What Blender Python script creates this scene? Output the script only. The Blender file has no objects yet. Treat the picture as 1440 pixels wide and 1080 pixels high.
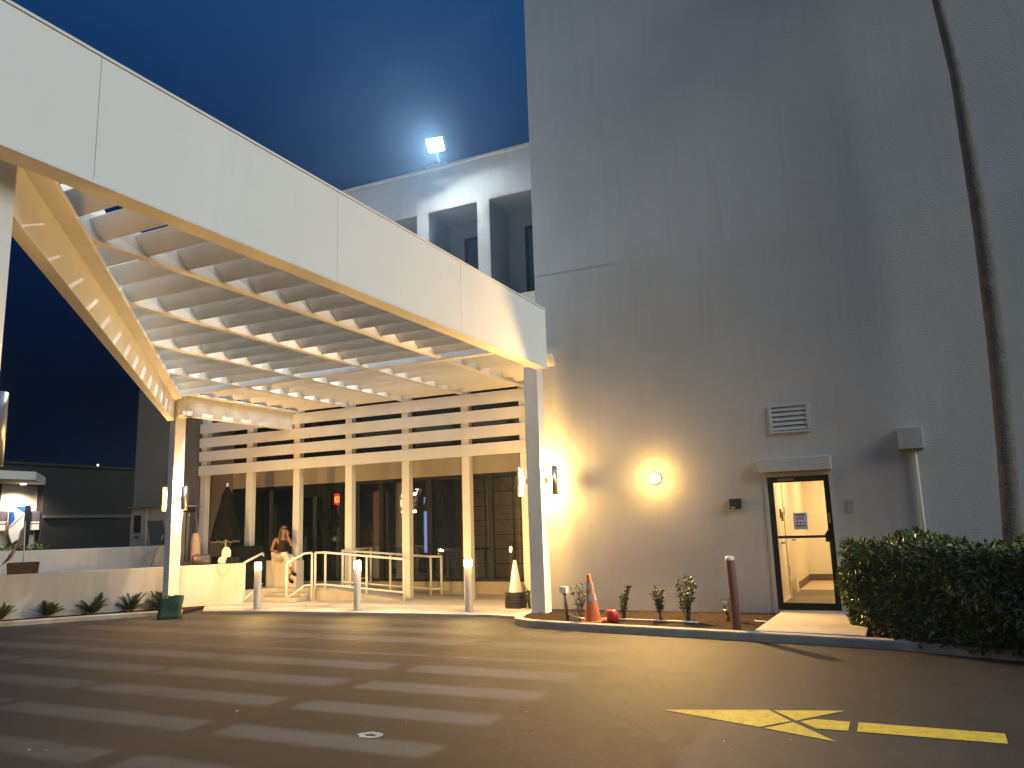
import bpy, bmesh, math, random
from mathutils import Vector, Matrix, Euler
R = math.radians
random.seed(7)
S = bpy.context.scene
COL = S.collection

# ------------------------------------------------------------------ helpers
def wloc(o):
    v = Vector((0, 0, 0))
    while o is not None:
        v += o.location; o = o.parent
    return v

class MB:
    def __init__(s): s.v = []; s.f = []; s.sm = []
    def add(s, vs, fs, smooth=False):
        n = len(s.v); s.v += [tuple(p) for p in vs]
        for f in fs: s.f.append(tuple(i + n for i in f)); s.sm.append(smooth)
        return s
    def box(s, x0, x1, y0, y1, z0, z1):
        return s.add([(x0,y0,z0),(x1,y0,z0),(x1,y1,z0),(x0,y1,z0),(x0,y0,z1),(x1,y0,z1),(x1,y1,z1),(x0,y1,z1)],
              [(0,3,2,1),(4,5,6,7),(0,1,5,4),(1,2,6,5),(2,3,7,6),(3,0,4,7)])
    def hexa(s, b, t):           # bottom quad (ccw), top quad
        return s.add(list(b)+list(t), [(0,3,2,1),(4,5,6,7),(0,1,5,4),(1,2,6,5),(2,3,7,6),(3,0,4,7)])
    def prism(s, poly, z0, z1):
        n = len(poly)
        vs = [(p[0],p[1],z0) for p in poly] + [(p[0],p[1],z1) for p in poly]
        return s.add(vs, [tuple(range(n-1,-1,-1)), tuple(range(n,2*n))] + [(i,(i+1)%n,n+(i+1)%n,n+i) for i in range(n)])
    def cyl(s, p0, p1, r0, r1=None, n=14, caps=True):
        r1 = r0 if r1 is None else r1
        p0 = Vector(p0); p1 = Vector(p1); d = (p1-p0).normalized()
        a = d.orthogonal().normalized(); b = d.cross(a)
        vs = []
        for p, r in ((p0,r0),(p1,r1)):
            for i in range(n):
                t = 2*math.pi*i/n; vs.append(p + r*(math.cos(t)*a + math.sin(t)*b))
        m = len(s.v); s.v += [tuple(v) for v in vs]
        for i in range(n):
            s.f.append((m+i, m+(i+1)%n, m+n+(i+1)%n, m+n+i)); s.sm.append(True)
        if caps:
            s.f.append(tuple(m+i for i in range(n-1,-1,-1))); s.sm.append(False)
            s.f.append(tuple(m+n+i for i in range(n))); s.sm.append(False)
        return s
    def tube(s, pts, r, n=8):
        pts = [Vector(p) for p in pts]
        rs = r if isinstance(r, (list, tuple)) else [r]*len(pts)
        m = len(s.v); a = None
        for k, p in enumerate(pts):
            d = (pts[min(k+1,len(pts)-1)] - pts[max(k-1,0)]).normalized()
            a = d.orthogonal().normalized() if a is None else (a - d*a.dot(d)).normalized()
            b = d.cross(a)
            for i in range(n):
                t = 2*math.pi*i/n; s.v.append(tuple(p + rs[k]*(math.cos(t)*a+math.sin(t)*b)))
        for k in range(len(pts)-1):
            for i in range(n):
                s.f.append((m+k*n+i, m+k*n+(i+1)%n, m+(k+1)*n+(i+1)%n, m+(k+1)*n+i)); s.sm.append(True)
        s.f.append(tuple(m+i for i in range(n-1,-1,-1))); s.sm.append(False)
        e = m+(len(pts)-1)*n; s.f.append(tuple(e+i for i in range(n))); s.sm.append(False)
        return s
    def lathe(s, prof, cx=0, cy=0, n=20, smooth=True):
        m = len(s.v)
        for r, z in prof:
            for i in range(n):
                t = 2*math.pi*i/n; s.v.append((cx+r*math.cos(t), cy+r*math.sin(t), z))
        for k in range(len(prof)-1):
            for i in range(n):
                s.f.append((m+k*n+i, m+k*n+(i+1)%n, m+(k+1)*n+(i+1)%n, m+(k+1)*n+i)); s.sm.append(smooth)
        return s
    def build(s, name, mat, parent=None, origin=None, bevel=0):
        if origin is None:
            if parent is not None: origin = wloc(parent)
            else:
                xs = [p[0] for p in s.v]; ys = [p[1] for p in s.v]; zs = [p[2] for p in s.v]
                origin = Vector(((min(xs)+max(xs))/2, (min(ys)+max(ys))/2, min(zs)))
        origin = Vector(origin)
        me = bpy.data.meshes.new(name)
        me.from_pydata([tuple(Vector(p)-origin) for p in s.v], [], s.f)
        me.polygons.foreach_set('use_smooth', s.sm)
        me.materials.append(mat); me.update()
        o = bpy.data.objects.new(name, me); COL.objects.link(o)
        if parent is not None:
            o.parent = parent; o.location = origin - wloc(parent)
        else: o.location = origin
        if bevel:
            b = o.modifiers.new('bevel', 'BEVEL'); b.width = bevel; b.segments = 2; b.limit_method = 'ANGLE'
        return o

def tag(o, label=None, cat=None, group=None, kind=None):
    if label: o['label'] = label
    if cat: o['category'] = cat
    if group: o['group'] = group
    if kind: o['kind'] = kind
    return o
def thing(name, label, cat, loc=(0,0,0), rz=0, group=None):
    o = bpy.data.objects.new(name, None); COL.objects.link(o)
    o.empty_display_size = .2; o.location = loc; o.rotation_euler = (0,0,rz)
    return tag(o, label, cat, group)
def kids(o): return [c for c in bpy.data.objects if c.parent is o]
def copy_tree(o, parent=None, loc=None, rz=None, label=None):
    c = o.copy(); COL.objects.link(c); c.parent = parent
    if loc is not None: c.location = loc
    if rz is not None: c.rotation_euler = (0,0,rz)
    if label: c['label'] = label
    for k in kids(o): copy_tree(k, c)
    return c

# ------------------------------------------------------------------ materials
def mat(name, col, rough=.6, var=.12, scale=3.0, bump=.0, bscale=60., metal=0., detail=6, streak=0., spec=None):
    m = bpy.data.materials.new(name); m.use_nodes = True
    nt = m.node_tree; N = nt.nodes; L = nt.links
    b = N['Principled BSDF']
    b.inputs['Roughness'].default_value = rough; b.inputs['Metallic'].default_value = metal
    if spec is not None: b.inputs['Specular IOR Level'].default_value = spec
    tc = N.new('ShaderNodeTexCoord')
    n1 = N.new('ShaderNodeTexNoise'); n1.inputs['Scale'].default_value = scale; n1.inputs['Detail'].default_value = detail
    n1.inputs['Roughness'].default_value = .62
    L.new(tc.outputs['Object'], n1.inputs['Vector'])
    rp = N.new('ShaderNodeValToRGB')
    e = rp.color_ramp.elements
    e[0].position = .3; e[1].position = .72
    e[0].color = (*[c*(1-var) for c in col], 1); e[1].color = (*[min(1,c*(1+var)) for c in col], 1)
    L.new(n1.outputs['Fac'], rp.inputs['Fac'])
    out = rp.outputs['Color']
    if streak:
        mp = N.new('ShaderNodeMapping'); mp.inputs['Scale'].default_value = (3.0, 3.0, .22)
        L.new(tc.outputs['Object'], mp.inputs['Vector'])
        n3 = N.new('ShaderNodeTexNoise'); n3.inputs['Scale'].default_value = 2.2; n3.inputs['Detail'].default_value = 5
        L.new(mp.outputs['Vector'], n3.inputs['Vector'])
        mr = N.new('ShaderNodeMapRange'); mr.inputs[1].default_value=.5; mr.inputs[2].default_value=.75
        mr.inputs[3].default_value=0; mr.inputs[4].default_value=streak
        L.new(n3.outputs['Fac'], mr.inputs[0])
        mx = N.new('ShaderNodeMix'); mx.data_type='RGBA'; mx.blend_type='MULTIPLY'
        mx.inputs[7].default_value=(.55,.52,.46,1)
        L.new(mr.outputs[0], mx.inputs[0]); L.new(out, mx.inputs[6]); out = mx.outputs[2]
    L.new(out, b.inputs['Base Color'])
    if bump:
        n2 = N.new('ShaderNodeTexNoise'); n2.inputs['Scale'].default_value = bscale; n2.inputs['Detail'].default_value = 5
        L.new(tc.outputs['Object'], n2.inputs['Vector'])
        bp = N.new('ShaderNodeBump'); bp.inputs['Strength'].default_value = bump; bp.inputs['Distance'].default_value = .02
        L.new(n2.outputs['Fac'], bp.inputs['Height']); L.new(bp.outputs['Normal'], b.inputs['Normal'])
    return m
def emit(name, col, strength, sample=False):
    m = bpy.data.materials.new(name); m.use_nodes = True
    b = m.node_tree.nodes['Principled BSDF']
    b.inputs['Base Color'].default_value = (*[min(.8,c) for c in col], 1)
    b.inputs['Emission Color'].default_value = (*col, 1); b.inputs['Emission Strength'].default_value = strength
    if not sample: m.cycles.emission_sampling = 'NONE'
    return m
def glassmat(name, tint=(.9,.95,.95), refl=1.0):
    m = bpy.data.materials.new(name); m.use_nodes = True
    nt = m.node_tree; N = nt.nodes; L = nt.links; N.clear()
    o = N.new('ShaderNodeOutputMaterial'); mx = N.new('ShaderNodeMixShader')
    t = N.new('ShaderNodeBsdfTransparent'); t.inputs[0].default_value = (*tint,1)
    g = N.new('ShaderNodeBsdfGlossy'); g.inputs['Roughness'].default_value = .01; g.inputs['Color'].default_value=(refl,)*3+(1,)
    fr = N.new('ShaderNodeFresnel'); fr.inputs[0].default_value = 1.6
    L.new(fr.outputs[0], mx.inputs[0]); L.new(t.outputs[0], mx.inputs[1]); L.new(g.outputs[0], mx.inputs[2])
    L.new(mx.outputs[0], o.inputs[0]); return m

M = dict(
 white = mat('white_painted_metal', (.74,.73,.69), .42, .05, 1.6, .05, 40, streak=.12),
 fascia = mat('white_panel_paint', (.78,.78,.74), .45, .03, .9, .06, 55, streak=.05),
 stucco = mat('white_stucco', (.76,.75,.71), .8, .06, 1.2, .25, 90, streak=.18),
 towerlow = mat('tower_lower_paint', (.50,.49,.45), .85, .10, .35, .3, 45, streak=.14),
 towerup = mat('tower_upper_paint', (.505,.505,.48), .85, .10, .35, .3, 45, streak=.14),
 recess = mat('recess_shade', (.26,.28,.30), .85, .06, 1.2, .2, 80),  # shade of the window bays put into the colour of jambs and back wall
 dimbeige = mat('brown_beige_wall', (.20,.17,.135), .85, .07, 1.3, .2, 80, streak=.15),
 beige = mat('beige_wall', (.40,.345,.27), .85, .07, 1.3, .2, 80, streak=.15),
 lowwall = mat('low_wall_render', (.60,.56,.49), .85, .06, 1.2, .3, 90, streak=.25),
 concrete = mat('concrete', (.46,.42,.35), .85, .16, 2.2, .35, 60),
 kerb = mat('kerb_concrete', (.40,.38,.33), .85, .2, 4., .35, 70),
 soil = mat('mulch', (.028,.017,.010), .95, .5, 18., .9, 45, spec=.15),
 dark = mat('dark_bronze_frame', (.008,.009,.012), .5, .2, 4., spec=.2),
 black = mat('black_cloth', (.006,.006,.008), .95, .3, 9., .3, 60, spec=.08),
 rubber = mat('black_rubber', (.022,.021,.02), .7, .3, 8., .2, 50),
 steel = mat('brushed_steel', (.52,.50,.47), .33, .08, 6., metal=.9),
 greymet = mat('grey_metal', (.25,.25,.25), .45, .1, 6., metal=.4),
 wood = mat('brown_wood', (.09,.045,.02), .6, .35, 14., .3, 40),
 brick = mat('lobby_panel', (.22,.15,.11), .6, .35, 5., .1, 40),
 leaf = mat('dark_leaf', (.095,.125,.026), .38, .45, 9.),
 leaf2 = mat('shrub_leaf', (.060,.095,.025), .45, .4, 20.),
 stem = mat('stem', (.10,.07,.04), .8, .3, 14.),
 bark = mat('palm_bark', (.15,.13,.11), .9, .3, 6., .8, 26),
 maroon = mat('maroon_paint', (.15,.045,.035), .5, .2, 6., .1, 40),
 orange = mat('orange_plastic', (.62,.12,.02), .5, .12, 6.),
 whitepl = mat('white_plastic', (.78,.76,.66), .5, .05, 6.),
 red = mat('red_plastic', (.50,.015,.02), .45, .15, 8.),
 yellow = mat('yellow_road_paint', (.74,.48,.035), .7, .22, 9., .2, 60),
 green = mat('green_bag_fabric', (.020,.070,.052), .7, .3, 7., .4, 22),
 lime = mat('green_contents', (.22,.36,.05), .6, .4, 12.),
 skin = mat('skin', (.27,.14,.09), .55, .06, 8.),
 trousers = mat('cream_trousers', (.62,.56,.46), .9, .08, 14., .3, 30),
 hair = mat('dark_hair', (.035,.018,.010), .45, .3, 30.),
 tank = mat('brown_tank_top', (.04,.022,.016), .9, .2, 20., spec=.1),
 blue = mat('blue_sign_paint', (.012,.10,.52), .4, .04, 3.),
 band = mat('grey_violet_band', (.10,.09,.12), .6, .1, 3.),
 paper = mat('paper', (.75,.74,.72), .8, .03, 8.),
 ink = mat('grey_ink', (.10,.10,.13), .8, .1, 8.),
 navy = mat('flag_navy', (.006,.008,.03), .8, .15, 9.),
 flagred = mat('flag_red', (.13,.012,.015), .8, .15, 9.),
 flagwhite = mat('flag_white', (.36,.33,.30), .8, .1, 9.),
 farwall = mat('far_dark_wall', (.013,.012,.010), .9, .2, .5),
 hall = mat('hall_wall', (.64,.60,.52), .7, .04, 2.),
 halldoor = mat('hall_door_paint', (.58,.55,.50), .5, .04, 3.),
 hallfloor = mat('hall_floor', (.40,.33,.25), .5, .12, 5.),
 darkmat = mat('hall_mat', (.10,.08,.06), .9, .3, 30.),
 baseboard = mat('baseboard', (.10,.07,.05), .6, .1, 5.),
 canvas = mat('beige_canvas', (.36,.27,.18), .9, .15, 12., .2, 30),
 leather = mat('dark_leather', (.035,.022,.016), .4, .3, 9., .2, 30),
 lens = glassmat('tube_glass', (.93,.93,.92)),
 glass = glassmat('storefront_glass', (.88,.88,.88), .9),
 doorglass = glassmat('door_glass', (.93,.95,.95)),
 upglass = mat('dark_window_glass', (.05,.075,.10), .08, .15, 1.5),
 cleglass = mat('clerestory_glass', (.008,.009,.011), .1, .15, 1.5),
 flood = emit('flood_led', (.85,.95,1.0), 600),
 warm = emit('warm_lamp', (1.0,.60,.20), 750, True),
 sconce_e = emit('sconce_bulb', (1.0,.80,.42), 25),
 walllamp = emit('wall_lamp_lens', (1.0,.66,.18), 60),
 hall_e = emit('hall_light_panel', (1.0,.62,.26), 34, True),
 exit_r = emit('exit_red', (1.0,.03,.02), 2.5),
 exit_y = emit('exit_letters', (1.0,.55,.10), 5),
 screen = emit('blue_doorway_glow', (.30,.45,.95), .75),
 pend_e = emit('pendant_bulb', (1.0,.85,.6), 4),
 white_e = emit('lit_number', (1,.95,.85), 1.2),
 downl = emit('downlight_lens', (1.0,.86,.66), 8),
 star_e = emit('far_lamp', (1,.95,.9), 10),
)

def asphalt():
    m = bpy.data.materials.new('asphalt'); m.use_nodes = True
    nt = m.node_tree; N = nt.nodes; L = nt.links; b = N['Principled BSDF']
    tc = N.new('ShaderNodeTexCoord')
    def noise(sc, det, rough=.6):
        n = N.new('ShaderNodeTexNoise'); n.inputs['Scale'].default_value = sc; n.inputs['Detail'].default_value = det
        n.inputs['Roughness'].default_value = rough
        L.new(tc.outputs['Object'], n.inputs['Vector']); return n
    a = noise(.38, 8, .72); c = noise(5.0, 10, .8); d = noise(70, 4, .7)
    r1 = N.new('ShaderNodeValToRGB'); e = r1.color_ramp.elements
    e[0].position=.34; e[0].color=(.012,.0095,.0075,1); e[1].position=.70; e[1].color=(.040,.031,.0225,1)
    L.new(a.outputs['Fac'], r1.inputs['Fac'])
    r2 = N.new('ShaderNodeValToRGB'); e = r2.color_ramp.elements
    e[0].position=.36; e[0].color=(.55,.55,.55,1); e[1].position=.72; e[1].color=(1.75,1.72,1.62,1)
    L.new(c.outputs['Fac'], r2.inputs['Fac'])
    r3 = N.new('ShaderNodeValToRGB'); e = r3.color_ramp.elements
    e[0].position=.36; e[0].color=(.45,.45,.45,1); e[1].position=.70; e[1].color=(1.9,1.88,1.82,1)
    L.new(d.outputs['Fac'], r3.inputs['Fac'])
    x1 = N.new('ShaderNodeMix'); x1.data_type='RGBA'; x1.blend_type='MULTIPLY'; x1.inputs[0].default_value=1
    L.new(r1.outputs[0], x1.inputs[6]); L.new(r2.outputs[0], x1.inputs[7])
    x2 = N.new('ShaderNodeMix'); x2.data_type='RGBA'; x2.blend_type='MULTIPLY'; x2.inputs[0].default_value=1
    L.new(x1.outputs[2], x2.inputs[6]); L.new(r3.outputs[0], x2.inputs[7])
    wn = noise(1.1, 4); ws = N.new('ShaderNodeVectorMath'); ws.operation='SCALE'; ws.inputs['Scale'].default_value=.9
    L.new(wn.outputs['Color'], ws.inputs[0]); wa = N.new('ShaderNodeVectorMath'); L.new(tc.outputs['Object'], wa.inputs[0]); L.new(ws.outputs[0], wa.inputs[1])
    vo = N.new('ShaderNodeTexVoronoi'); vo.feature='DISTANCE_TO_EDGE'; vo.inputs['Scale'].default_value=.33; L.new(wa.outputs[0], vo.inputs['Vector'])
    ck = N.new('ShaderNodeMapRange'); ck.inputs[1].default_value=.0015; ck.inputs[2].default_value=.005; ck.inputs[3].default_value=.35; ck.inputs[4].default_value=1
    L.new(vo.outputs['Distance'], ck.inputs[0])
    gap = N.new('ShaderNodeMapRange'); gap.inputs[1].default_value=.50; gap.inputs[2].default_value=.56; gap.inputs[3].default_value=1; gap.inputs[4].default_value=0
    L.new(noise(.5,3).outputs['Fac'], gap.inputs[0]); mxx = N.new('ShaderNodeMath'); mxx.operation='MAXIMUM'; L.new(ck.outputs[0], mxx.inputs[0]); L.new(gap.outputs[0], mxx.inputs[1])
    x3 = N.new('ShaderNodeMix'); x3.data_type='RGBA'; x3.blend_type='MULTIPLY'; x3.inputs[0].default_value=1
    L.new(x2.outputs[2], x3.inputs[6]); L.new(mxx.outputs[0], x3.inputs[7])
    L.new(x3.outputs[2], b.inputs['Base Color'])
    rr = N.new('ShaderNodeMapRange'); rr.inputs[3].default_value=.55; rr.inputs[4].default_value=.85
    L.new(c.outputs['Fac'], rr.inputs[0]); L.new(rr.outputs[0], b.inputs['Roughness'])
    bp = N.new('ShaderNodeBump'); bp.inputs['Strength'].default_value=.55; bp.inputs['Distance'].default_value=.012
    L.new(d.outputs['Fac'], bp.inputs['Height']); L.new(bp.outputs['Normal'], b.inputs['Normal'])
    return m
M['asphalt'] = asphalt()
def wear(m, under, amount=.62):
    nt = m.node_tree; N = nt.nodes; L = nt.links; b = N['Principled BSDF']
    src = b.inputs['Base Color'].links[0].from_socket
    tc = N.new('ShaderNodeTexCoord'); n = N.new('ShaderNodeTexNoise'); n.inputs['Scale'].default_value = 30; n.inputs['Detail'].default_value = 9; n.inputs['Roughness'].default_value=.75
    L.new(tc.outputs['Object'], n.inputs['Vector'])
    r = N.new('ShaderNodeValToRGB'); r.color_ramp.elements[0].position = amount-.03; r.color_ramp.elements[1].position = amount+.04
    L.new(n.outputs['Fac'], r.inputs[0]); x = N.new('ShaderNodeMix'); x.data_type='RGBA'
    L.new(r.outputs[0], x.inputs[0]); L.new(src, x.inputs[6]); x.inputs[7].default_value = (*under,1); L.new(x.outputs[2], b.inputs['Base Color'])
wear(M['yellow'], (.05,.045,.035), .60)

# ------------------------------------------------------------------ camera
cam = bpy.data.cameras.new('camera'); co = bpy.data.objects.new('camera', cam); COL.objects.link(co)
yaw, pit, rol = R(-25.582), R(10.121), R(-1.809)
cy_, sy_, cp_, sp_, cr_, sr_ = math.cos(yaw), math.sin(yaw), math.cos(pit), math.sin(pit), math.cos(rol), math.sin(rol)
fw = Vector((sy_*cp_, cy_*cp_, sp_)); rt = Vector((cy_, -sy_, 0)); up = rt.cross(fw)
r2 = cr_*rt + sr_*up; u2 = -sr_*rt + cr_*up
co.matrix_world = Matrix(((r2.x,u2.x,-fw.x,0),(r2.y,u2.y,-fw.y,0),(r2.z,u2.z,-fw.z,1.6),(0,0,0,1)))
cam.sensor_fit = 'HORIZONTAL'; cam.sensor_width = 36; cam.lens = 1102.18/1440*36; cam.clip_end = 2000; cam.clip_start = .05
S.camera = co

# ------------------------------------------------------------------ ground
MB().add([(-400,-400,0),(400,-400,0),(400,400,0),(-400,400,0)], [(0,1,2,3)]).build('driveway', M['asphalt'], origin=(0,0,0))['kind'] = 'structure'
# forecourt slab
fore = [(-13.9,13.05),(-13.0,12.15),(-12.2,12.3),(-11.2,12.38),(-9.6,12.48),(-8.0,12.58),(-6.6,12.62),(-6.05,12.5),(-5.9,12.75),(-5.9,16.2),(-14.2,16.2)]
tag(MB().prism(fore, -.02, .05).build('forecourt_pavement', M['concrete'], origin=(0,0,0), bevel=.012), kind='structure')
def strip(pts, w, z0, z1):
    mb = MB(); P = [Vector((x,y,0)) for x,y in pts]; L_ = []
    for i,p in enumerate(P):
        d = (P[min(i+1,len(P)-1)]-P[max(i-1,0)]).normalized(); n = Vector((-d.y,d.x,0)); L_.append((p, p+n*w))
    vs=[]; fs=[]
    for a,b in L_: vs += [(a.x,a.y,z0),(b.x,b.y,z0),(b.x,b.y,z1),(a.x,a.y,z1)]
    for i in range(len(P)-1):
        k=4*i
        for j in range(4): fs.append((k+j,k+4+j,k+4+(j+1)%4,k+(j+1)%4))
    fs += [(0,1,2,3), tuple(4*(len(P)-1)+j for j in (3,2,1,0))]
    return mb.add(vs,fs)
KR = [(-6.0,12.9),(-6.02,12.55),(-5.9,12.12),(-5.72,11.78),(-5.38,11.54),(-4.6,11.38),(-3.9,11.24),(-3.0,11.10),(-2.1,10.95),(-1.2,10.82),(-.2,10.62),(.9,10.2),(2.2,9.6),(4.5,8.9),(9,8.4)]
KR2 = [(x,y) for x,y in KR]
tag(strip(KR, .15, -.02, .11).build('island_kerb', M['kerb'], origin=(0,0,0), bevel=.02), kind='structure')
bedp = [(x+.04,y+.1) for x,y in KR[1:]] + [(9,13.4),(-5.86,13.4)]
tag(MB().prism(bedp, -.02, .075).build('planting_bed', M['soil'], origin=(0,0,0)), kind='structure')
KL = [(-20.0,3.2),(-17.5,6.5),(-15.45,9.35),(-14.55,10.5),(-13.75,11.42),(-13.25,11.85)]
tag(strip(KL, .15, -.02, .09).build('verge_kerb', M['kerb'], origin=(0,0,0), bevel=.02), kind='structure')
tag(MB().prism([(-20.1,3.3),(-17.6,6.6),(-15.5,9.45),(-14.6,10.6),(-13.8,11.52),(-13.3,11.95),(-13.75,13.0),(-16.1,9.95),(-21,3.2)], -.02, .055).build('verge_bed', M['soil'], origin=(0,0,0)), kind='structure')
# door stoop
tag(MB().prism([(-1.86,11.05),(-.5,10.86),(-.5,13.4),(-1.80,13.4)], 0, .122).build('door_stoop_path', M['concrete'], origin=(0,0,0), bevel=.012), kind='structure')
# terrace, steps, ramp
tag(MB().prism([(-19.8,16.2),(-19.8,14.2),(-17.4,12.2),(-16.0,10.25),(-15.6,10.9),(-13.62,13.62),(-13.1,14.45),(-11.55,14.45),(-11.55,16.2)], .0, .31).build('terrace_paving', M['concrete'], origin=(0,0,0)), kind='structure')
st = MB(); st.box(-13.25,-12.12,13.9,14.47,.05,.14); st.box(-13.2,-12.12,14.18,14.47,.14,.226)
tag(st.build('entrance_steps', M['concrete'], bevel=.012), 'low concrete entrance steps beside the seated person', 'steps')
rp = MB().add([(-11.55,14.45,.05),(-9.75,14.62,.05),(-9.75,15.78,.05),(-11.55,14.98,.05),(-11.55,14.45,.31),(-9.75,14.62,.052),(-9.75,15.78,.052),(-11.55,14.98,.31)],
     [(0,3,2,1),(4,5,6,7),(0,1,5,4),(1,2,6,5),(2,3,7,6),(3,0,4,7)])
tag(rp.build('entrance_ramp', M['concrete']), 'pale concrete wheelchair ramp between the white handrails', 'ramp')

# ------------------------------------------------------------------ tower building (right)
tower = thing('tower_building', 'tall windowless grey rendered building block with a lit glass door', 'building', (3,13.4,0))
tx0, tx1, ty = -5.86, 14.0, 13.4
w = MB()   # lower wall around the door opening
w.box(tx0, -1.86, ty, ty+.3, 0, 6.3); w.box(-.92, tx1, ty, ty+.3, 0, 6.3); w.box(-1.86,-.92, ty, ty+.3, 2.22, 6.3)
w.box(-1.86,-.92, ty, ty+.3, 0, .115)
w.box(tx0, tx0+.3, ty+.3, 30, 0, 6.3); w.box(tx1-.3, tx1, ty+.3, 30, 0, 6.3)
w.build('lower_wall', M['towerlow'], tower)
w = MB(); w.box(tx0-.002, tx1, ty-.002, ty+.3, 6.3, 15); w.box(tx0-.012, tx0+.3, ty+.3, 30, 6.3, 15); w.box(tx1-.3, tx1, ty+.3, 30, 6.3, 15)
w.build('upper_wall', M['towerup'], tower)
MB().box(tx0-.001, -4.3, ty-.006, ty-.0025, 6.29, 6.312).build('panel_joint', M['kerb'], tower)
MB().box(tx0-.012, tx1, ty-.012, 30, 15, 15.2).build('roof', M['towerup'], tower)
MB().box(-1.96,-.86, ty-.14, ty, 2.29, 2.51).build('door_hood', M['towerlow'], tower, bevel=.01)
v = MB(); v.box(-1.74,-1.69,ty-.035,ty,2.92,3.40); v.box(-1.16,-1.11,ty-.035,ty,2.92,3.40); v.box(-1.69,-1.16,ty-.035,ty,3.35,3.40); v.box(-1.69,-1.16,ty-.035,ty,2.92,2.955)
vent = v.build('vent', M['towerup'], tower)
v = MB()
for i in range(5):
    z = 2.965+i*.078; v.hexa([(-1.69,ty-.03,z),(-1.16,ty-.03,z),(-1.16,ty-.008,z+.055),(-1.69,ty-.008,z+.055)], [(-1.69,ty-.03,z+.012),(-1.16,ty-.03,z+.012),(-1.16,ty-.008,z+.067),(-1.69,ty-.008,z+.067)])
v.build('louvre', M['towerup'], vent)
MB().box(-1.69,-1.16,ty-.006,ty-.001,2.955,3.35).build('vent_back', M['dark'], vent)
MB().box(-.71,-.60,ty-.012,ty,1.62,1.80).build('blank_plate', mat('plate_paint',(.36,.30,.26),.7), tower)
# casing + door
c = MB(); c.box(-1.91,-1.86,ty-.02,ty+.06,.115,2.27); c.box(-.92,-.87,ty-.02,ty+.06,.115,2.27); c.box(-1.86,-.92,ty-.02,ty+.06,2.22,2.27); c.box(-1.91,-.87,ty-.02,ty+.05,.08,.114)
c.build('door_casing', M['towerlow'], tower)
d = MB(); d.box(-1.855,-1.775,ty+.02,ty+.07,.125,2.215); d.box(-1.005,-.925,ty+.02,ty+.07,.125,2.215); d.box(-1.775,-1.005,ty+.02,ty+.07,2.125,2.215); d.box(-1.775,-1.005,ty+.02,ty+.07,.125,.235)
door = d.build('door', M['dark'], tower)
MB().box(-1.775,-1.005,ty+.042,ty+.048,.235,2.125).build('pane', M['doorglass'], door)
MB().box(-1.775,-1.005,ty+.075,ty+.115,1.235,1.275).box(-1.06,-1.0,ty+.06,ty+.12,1.17,1.31).build('push_bar', M['dark'], door)
MB().box(-.99,-.955,ty+.0,ty+.02,1.46,1.62).build('lock_plate', M['steel'], door)
MB().cyl((-.99,ty-.03,1.31),(-.99,ty+.02,1.31),.045).cyl((-.975,ty-.045,.82),(-.975,ty-.045,1.22),.014).box(-.985,-.965,ty-.05,ty+.02,.84,.86).box(-.985,-.965,ty-.05,ty+.02,1.18,1.2).build('handle', M['dark'], door)
MB().box(-1.70,-1.45,ty-.005,ty+.02,2.15,2.19).build('door_closer', M['greymet'], door)
nt_ = MB().box(-1.51,-1.30,ty+.032,ty+.041,1.37,1.635).build('notice', M['paper'], door)
# hallway behind the door (part of the tower)
h = MB(); h.box(-2.05,-1.95,ty+.3,19.6,.115,2.7); h.box(-1.95,1.2,19.6,19.7,.115,2.7); h.box(1.2,1.3,ty+.3,19.6,.115,2.7); h.box(-2.05,1.3,ty+.3,19.7,2.7,2.8)
h.build('hall_wall', M['hall'], tower)
MB().box(-1.95,1.2,ty+.3,19.6,.0,.115).build('hall_floor', M['hallfloor'], tower)
MB().box(-1.90,1.1,ty+.5,17.1,.116,.125).build('hall_mat', M['darkmat'], tower)
b_ = MB(); b_.box(-1.95,-1.935,17.3,19.585,.116,.26); b_.box(-1.935,1.2,19.585,19.6,.116,.26); b_.build('baseboard', M['baseboard'], tower)
for y0 in (14.1, 15.75):
    hd = MB().box(-1.95,-1.925,y0,y0+.98,.125,2.2).build('hall_door', M['halldoor'], tower)
    for hz_ in (.5,1.6): MB().box(-1.925,-1.915,y0+.02,y0+.07,hz_,hz_+.16).build('hinge', M['greymet'], hd)
    MB().cyl((-1.925,y0+.88,1.12),(-1.86,y0+.88,1.12),.018).cyl((-1.86,y0+.9,1.12),(-1.86,y0+.76,1.12),.013).build('lever', M['greymet'], hd)
MB().box(-1.925,-1.915,15.85,16.65,.14,.38).build('kick_plate', M['steel'], tower)
for y0,z0 in ((15.28,1.55),(15.46,1.5)): MB().box(-1.95,-1.92,y0,y0+.07,z0,z0+.17).build('wall_switch', M['wood'], tower)
hl = tag(MB().box(-1.3,-.4,15.0,16.2,2.66,2.70).build('hall_ceiling_light', M['hall_e']), 'warm ceiling light panel inside the hallway behind the door', 'ceiling light')
hl2 = tag(MB().box(-1.2,-.3,17.9,18.9,2.66,2.70).build('hall_ceiling_light', M['hall_e']), 'second warm ceiling light panel at the far end of the hallway', 'ceiling light')
# notice print
pm = MB(); y_ = ty+.030
for z,x0,x1,hh in ((1.60,-1.48,-1.33,.022),(1.565,-1.46,-1.35,.008),(1.545,-1.47,-1.34,.008),(1.528,-1.46,-1.36,.008),(1.43,-1.49,-1.32,.02),(1.395,-1.49,-1.32,.008)):
    pm.box(x0,x1,y_,y_+.0015,z-hh/2,z+hh/2)
for x in (-1.455,-1.405,-1.355): pm.cyl((x,y_,1.478),(x,y_+.0015,1.478),.016,n=12)
pm.build('printing', M['ink'], nt_)

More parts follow.
